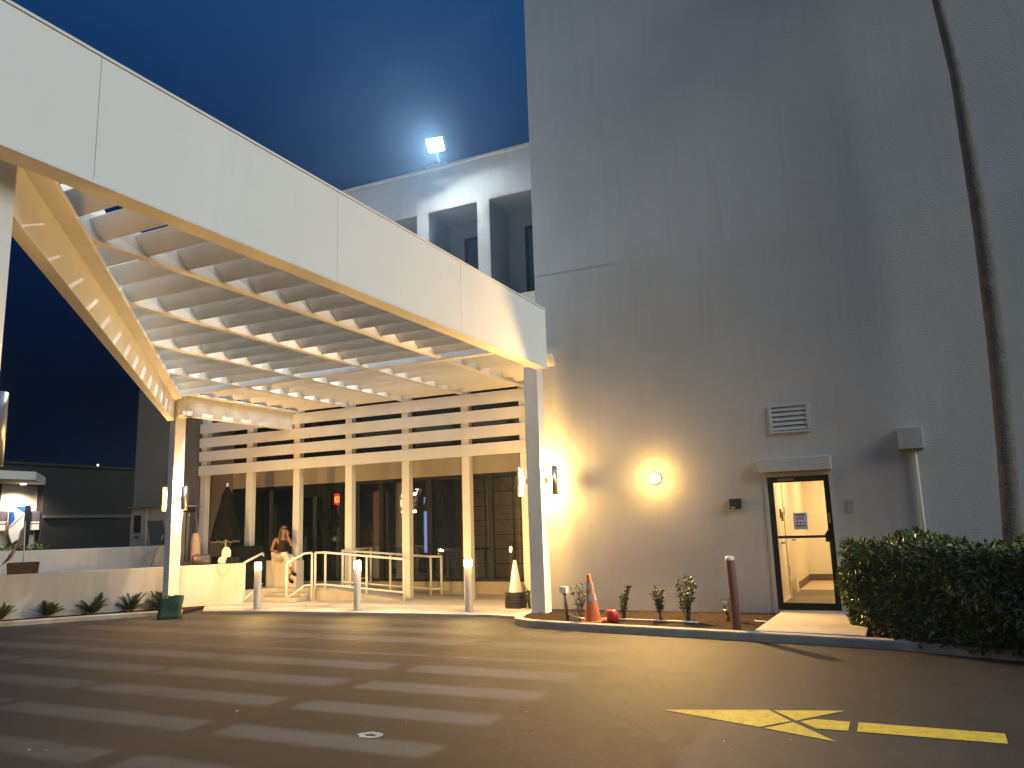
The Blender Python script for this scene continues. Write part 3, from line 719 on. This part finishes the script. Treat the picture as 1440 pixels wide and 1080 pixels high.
while cnt < 15000:
    if random.random() < .70:
        r_ = random.uniform(0,tot)
        for a,b,l_ in segs:
            if r_ < l_: break
            r_ -= l_
        u_ = random.random(); p = a.lerp(b,u_); d_ = (b-a).normalized(); nrm = Vector((d_.y,-d_.x,0))
        if nrm.dot(p-Vector((1.7,11.4,0))) < 0: nrm = -nrm
        z = random.uniform(.10,1.22); taper = -.22*max(0,.45-z)
        p = p + nrm*(lump(p.x,p.y,z)+taper-abs(random.gauss(0,.10))); p.z = z
    else:
        x = random.uniform(-.9,4.2); y = random.uniform(9.1,12.85)
        if not inside(x,y,HP): continue
        nrm = Vector((0,0,1)); p = Vector((x,y,1.17+lump(x,y,1)*.6-abs(random.gauss(0,.06))))
    dd = nrm*.55+rv(.6)+Vector((0,0,-.1)); sz = random.uniform(.55,1.15)
    if p.x > 2.6 and random.random()<.5: cnt += 1; continue
    leaf_quad(lf, p, dd, nrm+rv(.45), .11*sz, .046*sz); cnt += 1
    # rosettes
    if random.random()<.12:
        for q_ in range(4): leaf_quad(lf, p+nrm*.03, nrm+rv(.7), nrm+rv(.3), .10*sz, .042*sz)
lf.build('foliage', M['leaf'], hg)
for i in range(16):
    tw = MB()
    a = random.choice(HPv[:6]); p0 = Vector((a.x+random.uniform(.05,.4),a.y+random.uniform(-.1,.4),.05))
    tw.tube([p0,p0+Vector((random.uniform(-.15,.1),random.uniform(-.15,.1),.25)),p0+Vector((random.uniform(-.25,.1),random.uniform(-.3,.1),.6))],[.012,.009,.005],5)
    tw.build('stem', M['stem'], hg)
# palm
pl = thing('palm_tree', 'slender tall palm trunk rising behind the dark hedge', 'palm tree', (1.30,12.6,.05))
pts = [(1.30,12.6,.05,.135),(1.36,12.6,1.2,.118),(1.43,12.6,2.4,.115),(1.49,12.6,3.9,.113),(1.51,12.6,5.6,.106),(1.47,12.6,8.0,.085),(1.36,12.6,9.3,.072),(1.15,12.6,11.2,.066),(1.0,12.6,12.2,.06)]
fine = []; fr_ = []
for i in range(len(pts)-1):
    for k_ in range(12):
        t = k_/12; fine.append([pts[i][j]*(1-t)+pts[i+1][j]*t for j in range(3)]); fr_.append((pts[i][3]*(1-t)+pts[i+1][3]*t)*(1.0+.022*(k_%2)))
MB().tube(fine,fr_,16).build('trunk', M['bark'], pl)
fn = MB()
for i in range(16):
    a = 6.283*i/16+random.uniform(-.2,.2); el = random.uniform(-.2,1.0); p = Vector((1.0,12.6,12.2)); dv = Vector((math.cos(a)*math.cos(el),math.sin(a)*math.cos(el),math.sin(el)))
    prev = [p.copy()]
    for k_ in range(12):
        p = p+dv*.16; dv = (dv+Vector((0,0,-.10))).normalized(); prev.append(p.copy())
        sd = dv.cross(Vector((0,0,1))).normalized()
        for sg in (-1,1): leaf_quad(fn,p,sd*sg+dv*.5+Vector((0,0,-.35)),Vector((0,0,1)),.42,.04)
    fn.tube(prev,.012,4)
fn.build('crown', M['leaf'], pl)

# ------------------------------------------------------------------ road marking
ya = MB()
for poly in ([(-1.97,6.89),(-1.14,7.15),(-.925,6.83),(-1.13,6.57)], [(-1.10,7.15),(-.56,7.31),(-.89,6.855)], [(-1.09,6.55),(-.905,6.80),(-.56,6.33)],
             [(-.86,6.84),(-.76,6.95),(-.5,6.95),(-.5,6.665),(-.72,6.655)], [(-.44,6.95),(.53,6.93),(.52,6.645),(-.44,6.66)]):
    ya.add([(x,y,.004) for x,y in poly],[tuple(range(len(poly)))])
for i,f in enumerate(ya.f):
    a,b,c_ = [Vector(ya.v[j]) for j in f[:3]]
    if (b-a).cross(c_-a).z < 0: ya.f[i] = tuple(reversed(f))
tag(ya.build('arrow_marking', M['yellow'], origin=(-.7,6.8,0)), 'yellow painted arrow on the asphalt pointing left', 'road marking')
rg = MB(); vs=[]; n_=22
for i in range(n_):
    t=6.283*i/n_; ro=1+random.uniform(-.13,.13); ri=.48+random.uniform(-.1,.1)
    vs += [(-3.91+.105*ro*math.cos(t), 5.385+.085*ro*math.sin(t), .004),(-3.90+.105*ri*math.cos(t), 5.38+.07*ri*math.sin(t), .004)]
rg.add(vs,[(2*i,(2*i+2)%(2*n_),(2*i+3)%(2*n_),2*i+1) for i in range(n_)])
tag(rg.build('paint_ring', mat('worn_white_paint',(.5,.49,.45),.8,.2,30.)), 'small irregular white paint ring on the asphalt', 'road marking')
lt = MB()
spots = [(-6.17,4.12),(-6.06,4.16),(-9.07,9.62),(-4.84,10.6),(-.01,9.74),(-3.05,6.42),(-4.69,8.36),(-5.57,5.63),(-7.26,7.22),(-1.3,6.05)] + [(random.uniform(-10,1),random.uniform(4.2,11)) for _ in range(60)]
for i,(x,y) in enumerate(spots):
    a=random.uniform(0,3.1); l_=random.uniform(.02,.04) if i<10 else random.uniform(.006,.018)
    leaf_quad(lt, Vector((x,y,.006)), Vector((math.cos(a),math.sin(a),0)), Vector((0,0,1)), l_*1.5, l_*.7, .3)
tag(lt.build('leaf_litter', mat('dry_leaf',(.42,.38,.30),.8,.3,20.), origin=(0,0,0)), 'tiny pale dry leaves scattered over the asphalt', 'leaf litter', kind='stuff')
lt = MB()
for i in range(420):
    x=random.uniform(-5.7,-1.9); y=random.uniform(11.6,13.3)
    if y < 11.75-.18*(x+5): continue
    a=random.uniform(0,3.1); leaf_quad(lt, Vector((x,y,.082)), Vector((math.cos(a),math.sin(a),random.uniform(-.1,.4))), Vector((0,0,1)), random.uniform(.03,.09), random.uniform(.015,.03), .2)
tag(lt.build('mulch_chips', mat('mulch_chip',(.065,.038,.022),.9,.5,20.,spec=.15), origin=(0,0,0)), 'brown bark chips covering the planting bed', 'mulch', kind='stuff')

# ------------------------------------------------------------------ tote bag
tb_ = thing('tote_bag', 'green reusable shopping bag on the ground at the left column', 'bag', (-12.95,11.30,0), rz=R(38))
def bagshape():
    mb = MB(); rows = 7; nper = 20; vs=[]
    for r_ in range(rows):
        z = .40*r_/(rows-1); f_ = 1+.10*(r_/(rows-1))
        for i in range(nper):
            t=i/nper*4; s=int(t); u_=t-s
            c4=[(-.2,-.1),(.2,-.1),(.2,.1),(-.2,.1)]; a=c4[s]; b=c4[(s+1)%4]
            x=(a[0]*(1-u_)+b[0]*u_)*f_; y=(a[1]*(1-u_)+b[1]*u_)*(1-.25*r_/(rows-1))
            w_=.012*math.sin(9*x+14*z)+.010*math.sin(21*y+17*z+2*x)
            vs.append((x+w_*.5,y+w_,z+ (.03*math.sin(11*x+3*y) if r_==rows-1 else 0)))
    fs=[(r_*nper+i,r_*nper+(i+1)%nper,(r_+1)*nper+(i+1)%nper,(r_+1)*nper+i) for r_ in range(rows-1) for i in range(nper)]
    fs.append(tuple(range(nper-1,-1,-1))); mb.add(vs,fs,True); return mb
MB.build(bagshape(),'bag_body',M['green'],tb_,origin=(0,0,0)).location=(0,0,0)
ct = MB()
for i in range(40): leaf_quad(ct, Vector((random.uniform(-.16,.16),random.uniform(-.05,.05),.33)), Vector((random.gauss(0,.5),random.gauss(0,.4),1)), rv(), .11,.05)
ct.build('contents', M['lime'], tb_, origin=(0,0,0)).location=(0,0,0)
hd = MB()
for y in (-.075,.075): hd.tube([(-.10,y,.40),(-.09,y*1.4,.43),(0,y*1.7,.40),(.09,y*1.4,.43),(.10,y,.40)],.008,6)
hd.build('strap', M['dark'], tb_, origin=(0,0,0)).location=(0,0,0)

# ------------------------------------------------------------------ terrace clutter
ph = thing('patio_heater', 'pyramid patio heater with glass tube behind the left column', 'patio heater', (-15.5,13.95,.31))
cx,cy = -15.5,13.95
for sx in (-1,1):
    for sy in (-1,1): MB().tube([(cx+sx*.26,cy+sy*.26,.95),(cx+sx*.10,cy+sy*.10,2.12)],.012,6).build('leg', M['greymet'], ph)
MB().box(cx-.27,cx+.27,cy-.27,cy+.27,.31,.95).build('base', M['greymet'], ph)
MB().lathe([(.065,.95),(.065,2.12)],cx,cy,16).build('glass_tube', M['lens'], ph)
MB().prism([(cx-.1,cy-.1),(cx+.1,cy-.1),(cx+.1,cy+.1),(cx-.1,cy+.1)],2.12,2.24).build('burner', M['dark'], ph)
MB().lathe([(0,2.30),(.30,2.27),(.30,2.255),(0,2.28)],cx,cy,20).build('reflector', M['greymet'], ph)
um = thing('patio_umbrella', 'folded black patio umbrella with a pale trimmed skirt', 'umbrella', (-14.62,14.3,.31))
cx,cy=-14.62,14.3
mbu=MB(); vs=[]; nn=28; prof=[(.02,2.72),(.12,2.5),(.13,2.36),(.20,2.1),(.27,1.75),(.31,1.42)]
for r_,z in prof:
    for i in range(nn):
        t=6.283*i/nn; rr=r_*(1+.16*math.cos(8*t+z)); vs.append((cx+rr*math.cos(t),cy+rr*math.sin(t),z+.03*math.cos(8*t)*(1 if z<1.5 else 0)))
fs=[(k_*nn+(i+1)%nn,k_*nn+i,(k_+1)*nn+i,(k_+1)*nn+(i+1)%nn) for k_ in range(len(prof)-1) for i in range(nn)]
fs.append(tuple(range(nn)))
mbu.add(vs,fs,True).build('canopy', M['black'], um)
MB().cyl((cx,cy,.31),(cx,cy,2.80),.026,n=12).build('pole', M['white'], um)
tr=MB()
for i in range(10):
    t=6.283*i/10; tr.tube([(cx+.32*math.cos(t+.07*k_*2),cy+.32*math.sin(t+.07*k_*2),1.42-.04*math.sin(k_*.78)) for k_ in range(5)],.008,5)
tr.build('trim', M['flagwhite'], um)
sf = thing('black_sofa', 'black outdoor armchair behind the low wall', 'armchair', (-14.35,14.0,.31))
MB().box(-14.9,-13.75,13.95,14.5,.31,.75).build('seat', M['black'], sf, bevel=.05)
MB().box(-14.9,-13.75,14.5,14.68,.31,1.28).build('backrest', M['black'], sf, bevel=.05)
for x in (-14.98,-13.75): MB().box(x,x+.16,13.95,14.6,.31,1.05).build('armrest', M['black'], sf, bevel=.04)
tag(MB().lathe([(0,.98),(.07,.99),(.105,1.08),(.10,1.2),(.05,1.27),(0,1.28)],-14.18,13.9,16).build('glowing_lantern', emit('lantern_glow',(1.0,.75,.35),.55)), 'oval glowing lantern on the black armchair', 'lantern')
rl = MB(); rl.lathe([(0,.31),(.10,.31),(.12,1.0),(.10,1.5),(.06,1.62),(0,1.62)],-14.98,13.75,14)
rl.v=[(x+.03*math.sin(3*z),y+.015*math.sin(11*z),z) for x,y,z in rl.v]
tag(rl.build('rolled_cover', M['canvas']), 'rolled beige cover standing upright between heater and sofa', 'rolled cover')
hb = thing('handbag', 'dark leather handbag on top of the low wall', 'handbag', (-13.98,12.98,.92))
bg = MB(); vs=[]; 
for z,wx,wy in ((.0,.20,.09),(.1,.21,.09),(.19,.19,.06),(.225,.16,.02)):
    for i in range(16):
        t=6.283*i/16; c_,s_=math.cos(t),math.sin(t); px_=math.copysign(abs(c_)**.5,c_)*wx; py_=math.copysign(abs(s_)**.5,s_)*wy
        vs.append((-13.98+px_*.59-py_*.81, 12.98+px_*.81+py_*.59, .92+z))
bg.add(vs,[(k_*16+i,k_*16+(i+1)%16,(k_+1)*16+(i+1)%16,(k_+1)*16+i) for k_ in range(3) for i in range(16)]+[tuple(range(15,-1,-1)),tuple(range(48,64))],True).build('bag_body', M['leather'], hb)
MB().tube([(-14.05,12.88,1.1),(-14.03,12.9,1.17),(-13.95,13.02,1.17),(-13.92,13.06,1.1)],.008,6).build('strap', M['leather'], hb)
tag(MB().lathe([(0,.92),(.07,.93),(.085,.99),(.07,1.05),(.03,1.08),(0,1.08)],-13.70,13.30,14).build('white_hat', M['whitepl']), 'rounded white cap lying on the low wall', 'cap')
tp = thing('tablet', 'tablet propped on the low wall with a hanging cord', 'tablet', (-13.56,13.46,.92))
MB().hexa([(-13.66,13.38,.925),(-13.50,13.60,.925),(-13.46,13.575,.935),(-13.62,13.355,.935)],[(-13.66,13.40,.94),(-13.50,13.62,.94),(-13.57,13.70,1.06),(-13.73,13.48,1.06)]).build('tablet_body', M['dark'], tp)
MB().tube([(-13.70,13.17,.94),(-13.68,13.16,.85),(-13.64,13.20,.70),(-13.60,13.26,.66),(-13.55,13.33,.72),(-13.53,13.38,.93)],.004,5).build('cord', M['canvas'], tp)
cb = thing('utility_cabinet', 'beige metal utility cabinet with two dark labels at the left wall', 'cabinet', (-17.3,14.4,.31))
MB().box(-18.05,-17.46,14.36,14.96,.31,2.30).build('left_cabinet', M['beige'], cb, bevel=.01)
MB().box(-17.44,-16.5,14.38,14.96,.31,2.31).build('right_cabinet', M['beige'], cb, bevel=.01)
MB().box(-18.12,-16.7,14.30,14.98,2.315,2.34).build('cabinet_top', M['greymet'], cb)
MB().box(-17.9,-17.66,14.348,14.358,1.68,2.12).build('label_plate', M['dark'], cb); MB().box(-17.88,-17.68,14.348,14.358,1.53,1.61).build('label_plate', M['ink'], cb)
MB().cyl((-17.35,14.92,2.34),(-17.35,14.92,3.45),.025,n=8).build('conduit', M['beige'], cb)
es = thing('easel_sign', 'black sandwich sign leaning on thin easel legs by the left column', 'easel sign', (-16.0,13.4,.31))
MB().hexa([(-15.86,13.2,1.38),(-15.62,13.45,1.38),(-15.6,13.43,1.38),(-15.84,13.18,1.38)],[(-16.2,13.35,1.95),(-15.96,13.6,1.95),(-15.94,13.58,1.95),(-16.18,13.33,1.95)]).build('board', M['dark'], es)
MB().tube([(-15.7,13.4,1.6),(-16.25,13.3,.31)],.012,6).build('leg', M['greymet'], es); MB().tube([(-15.75,13.45,1.6),(-15.6,13.9,.31)],.012,6).build('leg', M['greymet'], es)
fb = thing('flag_box', 'brown wooden planter box on the low wall holding the flag', 'box', (-15.93,10.27,.92))
dw = Vector((.589,.808,0)); nw = Vector((-.808,.589,0)); o0 = Vector((-16.02,9.98,.93))
def fp(a,n_,z): v_=o0+dw*a+nw*n_; return (v_.x,v_.y,z)
MB().hexa([fp(.0,.02,.92),fp(.52,.02,.92),fp(.52,.26,.92),fp(.0,.26,.92)],[fp(-.02,.0,1.14),fp(.54,.0,1.14),fp(.54,.28,1.14),fp(-.02,.28,1.14)]).build('box_body', M['wood'], fb, bevel=.008)
MB().hexa([fp(.0,.02,1.10),fp(.52,.02,1.10),fp(.52,.26,1.10),fp(.0,.26,1.10)],[fp(.0,.02,1.145),fp(.52,.02,1.145),fp(.52,.26,1.145),fp(.0,.26,1.145)]).build('soil_fill', M['soil'], fb)
fg = thing('flag', 'drooping striped flag with a starred navy corner on a pale pole', 'flag', fp(.26,.1,1.12))
MB().tube([fp(.26,.1,1.1),fp(.24,.1,1.95)],.011,8).build('pole', M['whitepl'], fg)
MB().lathe([(0,1.94),(.02,1.96),(.0,1.99)],fp(.24,.1,0)[0],fp(.24,.1,0)[1],10).build('finial', M['greymet'], fg)
NX,NZ=22,13
def flagpt(i,j):   # i along stripes (0 at the pole), j down the hoist
    u_=i/NX; v_=j/NZ
    a=.235-.36*u_*(.55+.45*v_)-.03*math.sin(u_*8); z=1.87-.40*v_*(1-.4*u_)-.58*u_**1.1; nn_=.10-.055*math.sin(u_*10+v_*2)*u_
    return Vector(fp(a,nn_,max(z,.80)))
def fpart(name, m, cells):
    mb=MB()
    for i,j in cells:
        mb.add([flagpt(i,j),flagpt(i+1,j),flagpt(i+1,j+1),flagpt(i,j+1)],[(0,1,2,3)],True)
    return mb.build(name,M[m],fg)
fpart('red_stripes','flagred',[(i,j) for j in range(0,13,2) for i in range(NX) if not (i<7 and j<7)])
fpart('white_stripes','flagwhite',[(i,j) for j in range(1,13,2) for i in range(NX) if not (i<7 and j<7)])
cant=fpart('canton','navy',[(i,j) for j in range(7) for i in range(7)])
sm=MB()
for a in range(6):
    for b in range(5):
        p=flagpt(.6+a*1.1,.8+b*1.3); n1=Vector((.8,-.58,0))*.012
        sm.cyl(p+n1,p+n1*1.3,.010,n=5); sm.cyl(p-n1,p-n1*1.3,.010,n=5)
sm.build('star', M['paper'], cant)

# ------------------------------------------------------------------ far left building
fbld = thing('far_building', 'long dark flat roofed building in the left background with a lit bay', 'building', (-36,28,0))
MB().box(-37.5,-36,23.85,70,0,5.0).box(-37.5,-36,8,21.9,0,5.0).box(-37.5,-36,21.9,23.85,4.1,5.0).build('wall', M['farwall'], fbld)
MB().box(-36.01,-35.9,23.9,60,2.55,2.7).build('wall_band', mat('far_band',(.07,.06,.055),.9), fbld)
MB().box(-37.6,-35.9,8,70,5.0,5.12).build('roof', M['farwall'], fbld)
MB().box(-36.55,-36.45,21.9,23.85,0,4.1).build('bay_wall', M['hall'], fbld)
MB().hexa([(-36.4,18,4.10),(-33.2,18,4.10),(-33.2,21.6,4.10),(-36.0,23.9,4.10)],[(-36.4,18,4.45),(-33.2,18,4.45),(-33.2,21.6,4.45),(-36.0,23.9,4.45)]).build('bay_canopy', M['hall'], fbld)
dl=tag(MB().cyl((-35.6,22.6,4.05),(-35.6,22.6,4.095),.12).build('bay_downlight', M['downl']), 'downlight under the far canopy above the sign', 'downlight')
light('bay_lamp','SPOT',(-35.55,22.7,4.0),900,(1.0,.80,.58),.08,spot_size=R(150),spot_blend=.7)
sg = thing('emblem_sign', 'lit white sign with a blue slanted bird head emblem and dark side bands', 'sign', (-35.9,22.9,1.2))
X=-36.0
def sp(name, m, poly, x0, x1, par=None):   # poly in (y,z)
    n_=len(poly); mb=MB()
    mb.add([(x0,y,z) for y,z in poly]+[(x1,y,z) for y,z in poly],[tuple(range(n_-1,-1,-1)),tuple(range(n_,2*n_))]+[(i,(i+1)%n_,n_+(i+1)%n_,n_+i) for i in range(n_)])
    return mb.build(name,M[m],par or sg)
sp('side_band','band',[(21.3,2.42),(22.3,2.42),(22.3,2.88),(21.3,2.88)],X-.3,X-.05)
sp('side_band','band',[(23.3,2.42),(23.78,2.42),(23.78,2.88),(23.3,2.88)],X-.3,X-.05)
sp('white_band','paper',[(21.3,2.02),(22.3,2.02),(22.3,2.40),(21.3,2.40)],X-.3,X-.05)
sp('white_band','paper',[(23.3,2.02),(23.78,2.02),(23.78,2.40),(23.3,2.40)],X-.3,X-.05)
sp('red_line','red',[(21.3,2.30),(22.3,2.30),(22.3,2.335),(21.3,2.335)],X-.05,X-.04)
sp('red_line','red',[(23.3,2.30),(23.78,2.30),(23.78,2.335),(23.3,2.335)],X-.05,X-.04)
fcs=sp('panel','paper',[(22.32,1.9),(22.5,1.45),(22.98,1.75),(22.98,3.12),(22.45,3.10),(22.32,2.85)],X-.04,X+.06)
sp('panel_side','dark',[(22.98,1.0),(23.28,1.0),(23.28,3.0),(23.22,3.14),(22.98,3.12)],X-.30,X+.05)
sp('emblem','blue',[(22.48,3.09),(22.97,3.10),(22.97,2.82)],X+.061,X+.072,fcs)
sp('emblem','blue',[(22.33,2.22),(22.33,2.84),(22.50,2.84),(22.56,2.5)],X+.061,X+.072,fcs)
sp('emblem_line','red',[(22.35,2.12),(22.95,2.68),(22.95,2.73),(22.35,2.17)],X+.061,X+.068,fcs)
tag(MB().cyl((-37.4,27.6,5.3),(-37.4,27.6,5.34),.04,n=8).cyl((-37.4,27.6,5.12),(-37.4,27.6,5.3),.02,n=6).build('far_lamp', M['star_e']), 'tiny distant lamp above the dark flat roof', 'lamp')
dk=MB()
for i in range(260): leaf_quad(dk, Vector((-35.6+random.uniform(-.2,.2),random.uniform(21.7,23.9),random.uniform(.5,1.28))), rv()+Vector((0,0,.5)), rv(), .3,.09)
tag(dk.build('low_bush', M['leaf']), 'dark leafy silhouettes of a bush in front of the emblem sign', 'bush')

# ------------------------------------------------------------------ person
def skinmesh(name, verts, edges, rad, m, parent, sub=2, root=0):
    me=bpy.data.meshes.new(name); me.from_pydata([tuple(v_) for v_ in verts],edges,[]); me.materials.append(m)
    o=bpy.data.objects.new(name,me); COL.objects.link(o); o.parent=parent
    sk=o.modifiers.new('skin','SKIN'); sk.use_smooth_shade=True
    d=me.skin_vertices[0].data
    for i,r_ in enumerate(rad): d[i].radius=(r_,r_) if not isinstance(r_,tuple) else r_
    d[root].use_root=True
    ss=o.modifiers.new('sub','SUBSURF'); ss.levels=sub; ss.render_levels=sub
    dg=bpy.context.evaluated_depsgraph_get(); me2=bpy.data.meshes.new_from_object(o.evaluated_get(dg))
    o.modifiers.clear(); o.data=me2; me2.materials.clear(); me2.materials.append(m)
    me2.polygons.foreach_set('use_smooth',[True]*len(me2.polygons))
    return o
pr_ = thing('person', 'person in dark tank top and cream trousers sitting on the white wall, hand to face', 'person', (-13.28,14.72,.92), rz=R(-28))
V_=[];E_=[];Rd=[]
def jv(p,r_,par=None):
    V_.append(p); Rd.append(r_)
    if par is not None: E_.append((par,len(V_)-1))
    return len(V_)-1
pel=jv((0,0,.10),(.14,.11)); bel=jv((.03,0,.27),(.115,.09),pel); che=jv((.10,0,.44),(.13,.095),bel); nb=jv((.15,0,.555),.06,che); nk=jv((.18,0,.60),.047,nb)
hd0=jv((.205,0,.665),(.066,.072),nk); hd1=jv((.215,0,.735),(.075,.083),hd0); hd2=jv((.205,0,.79),(.06,.065),hd1)
def arm(sh,el,wr,fing,s):
    a=jv(sh,.047,che); b=jv(tuple(Vector(sh).lerp(Vector(el),.5)),.042,a); c_=jv(el,.036,b); d_=jv(wr,.025,c_)
    w_=Vector(wr); f_=Vector(fing).normalized(); sd=Vector((0,1,0)); sd=(sd-f_*sd.dot(f_)).normalized()
    pm_=jv(tuple(w_+f_*.05),(.034,.018),d_)
    for k_,(o_,l_) in enumerate(((-.030,.065),(-.010,.078),(.010,.073),(.028,.058))):
        k1=jv(tuple(w_+f_*.09+sd*o_),.0095,pm_); n_=f_.cross(sd)
        k2=jv(tuple(w_+f_*(.09+l_*.55)+sd*o_*1.1+n_*.012),.0085,k1); jv(tuple(w_+f_*(.09+l_)+sd*o_*1.1+n_*.035),.007,k2)
    t1=jv(tuple(w_+f_*.045-sd*.042*s),.0105,pm_); jv(tuple(w_+f_*.085-sd*.058*s),.009,t1)
arm((.09,-.17,.50),(-.02,-.21,.25),(.20,-.15,.20),(1,.25,-.25),1)
arm((.09,.17,.50),(.34,.14,.33),(.30,.05,.57),(-.12,-.2,1),-1)
for s,kn,an,toe in ((-1,(.45,-.06,.14),(.50,.10,-.24),(.64,.12,-.30)),(1,(.44,.12,.06),(.36,.10,-.40),(.50,.11,-.47))):
    h_=jv((.03,s*.085,.08),.085,pel); k0=jv(tuple(Vector((.03,s*.085,.08)).lerp(Vector(kn),.5)),.075,h_); k1=jv(kn,.056,k0); c1=jv(tuple(Vector(kn).lerp(Vector(an),.4)),.05,k1); a1=jv(an,.033,c1); jv(toe,.028,a1)
skinmesh('body',V_,E_,Rd,M['skin'],pr_)
# clothing
V2=[(0,0,.08),(.03,0,.27),(.10,0,.44),(.125,0,.51)]; skinmesh('tank_top',V2,[(0,1),(1,2),(2,3)],[(.152,.122),(.128,.102),(.145,.108),(.10,.085)],M['tank'],pr_)
V3=[(0,0,.10)];E3=[];R3=[(.155,.125)]
for s,kn,an in ((-1,(.45,-.06,.14),(.50,.08,-.16)),(1,(.44,.12,.06),(.37,.10,-.32))):
    i0=len(V3); V3+= [(.04,s*.09,.085),tuple(Vector((.03,s*.085,.08)).lerp(Vector(kn),.5)),kn,tuple(Vector(kn).lerp(Vector(an),.5)),an]; R3+=[.098,.092,.078,.074,.072]
    E3+=[(0,i0),(i0,i0+1),(i0+1,i0+2),(i0+2,i0+3),(i0+3,i0+4)]
skinmesh('trousers',V3,E3,R3,M['trousers'],pr_)
for an,toe in (((.50,.10,-.25),(.67,.12,-.32)),((.36,.10,-.41),(.52,.11,-.49))):
    skinmesh('shoe',[an,tuple(Vector(an).lerp(Vector(toe),.5)+Vector((0,0,-.02))),toe],[(0,1),(1,2)],[.046,.046,.036],M['black'],pr_)
skinmesh('hair',[(.225,0,.805),(.165,0,.80),(.125,0,.71),(.115,0,.60),(.09,-.05,.47),(.17,-.075,.70),(.17,-.09,.58),(.18,-.10,.44),(.17,.075,.70),(.16,.10,.55)],[(0,1),(1,2),(2,3),(3,4),(1,5),(5,6),(6,7),(1,8),(8,9)],[.066,.088,.088,.075,.05,.04,.04,.028,.04,.035],M['hair'],pr_)
fc=MB()
fc.box(.278,.296,-.062,-.008,.718,.748).box(.278,.296,.008,.062,.718,.748).box(.28,.29,-.008,.008,.735,.742)
fc.tube([(.285,-.062,.74),(.2,-.085,.74)],.004,5); fc.tube([(.285,.062,.74),(.2,.085,.74)],.004,5)
gls=fc.build('sunglasses',M['black'],pr_,origin=(0,0,0)); gls.location=(0,0,0)
ns=MB().hexa([(.27,-.016,.685),(.305,-.008,.688),(.305,.008,.688),(.27,.016,.685)],[(.27,-.008,.73),(.283,-.004,.73),(.283,.004,.73),(.27,.008,.73)]).build('nose',M['skin'],pr_,origin=(0,0,0)); ns.location=(0,0,0)
mo_=MB().box(.262,.279,-.024,.024,.652,.662).build('mouth',mat('lips',(.30,.09,.07),.5),pr_,origin=(0,0,0)); mo_.location=(0,0,0)

# ------------------------------------------------------------------ wall lamp light
o=light('wall_lamp_bulb','POINT',(-3.71,13.12,2.30),26,(1.0,.50,.11),.08)
o=light('wall_lamp_beam','SPOT',(-3.71,13.10,2.30),1350,(1.0,.58,.19),.07,spot_size=R(158),spot_blend=.18)
o.rotation_euler = Vector((0,-.93,-.36)).to_track_quat('-Z','Y').to_euler()

# ------------------------------------------------------------------ haze
hz = bpy.data.materials.new('glow_haze'); hz.use_nodes = True
hn = hz.node_tree.nodes; hn.clear(); ho = hn.new('ShaderNodeOutputMaterial'); hv = hn.new('ShaderNodeVolumePrincipled')
hv.inputs['Color'].default_value = (.42,.70,1,1); hv.inputs['Density'].default_value = .0013; hv.inputs['Anisotropy'].default_value = .75
hz.node_tree.links.new(hv.outputs[0], ho.inputs['Volume'])
tag(MB().box(-410,410,-410,410,-1,15.6).build('glow_haze', hz, origin=(0,0,0)), kind='stuff')  # volume added to give the lamps a glow, in place of lens glare
# ------------------------------------------------------------------ world and key light
W = bpy.data.worlds.new('World'); S.world = W; W.use_nodes = True
nt = W.node_tree; N = nt.nodes; L = nt.links; N.clear()
out = N.new('ShaderNodeOutputWorld'); bg = N.new('ShaderNodeBackground')
tc = N.new('ShaderNodeTexCoord'); sx = N.new('ShaderNodeSeparateXYZ'); L.new(tc.outputs['Generated'], sx.inputs[0])
rp = N.new('ShaderNodeValToRGB'); cr = rp.color_ramp
cr.elements[0].position = 0; cr.elements[0].color = (.0006,.0012,.0065,1)
cr.elements[1].position = 1; cr.elements[1].color = (.14,.50,1.15,1)
for p_,c_ in ((.16,(.0003,.0009,.006,1)),(.30,(.0010,.0065,.032,1)),(.46,(.003,.024,.09,1)),(.6,(.007,.048,.15,1))):
    e = cr.elements.new(p_); e.color = c_
e = cr.elements.new(.66); e.color = (.012,.07,.21,1)
L.new(sx.outputs['Z'], rp.inputs['Fac'])
L.new(rp.outputs['Color'], bg.inputs['Color']); bg.inputs['Strength'].default_value = 1.0
L.new(bg.outputs[0], out.inputs[0])
sun = bpy.data.lights.new('sun','SUN'); sun.energy = 2.0; sun.angle = R(30); sun.color = (.96,1.0,.94)
so = bpy.data.objects.new('sun',sun); COL.objects.link(so)
el, az = R(29), R(75)     # light comes from the right (+X), slightly from behind the camera
src = Vector((math.sin(az)*math.cos(el), -math.cos(az)*math.cos(el), math.sin(el)))
so.rotation_euler = (-src).to_track_quat('-Z','Y').to_euler(); so.location = (20,-5,15)

S.view_settings.view_transform = 'Standard'; S.view_settings.look = 'None'
S.view_settings.exposure = 0; S.view_settings.gamma = 1
S.render.engine = 'CYCLES'
S.cycles.max_bounces = 8; S.cycles.diffuse_bounces = 4; S.cycles.glossy_bounces = 3; S.cycles.transparent_max_bounces = 12
S.cycles.sample_clamp_indirect = 4; S.cycles.caustics_reflective = False; S.cycles.caustics_refractive = False
S.cycles.use_denoising = True
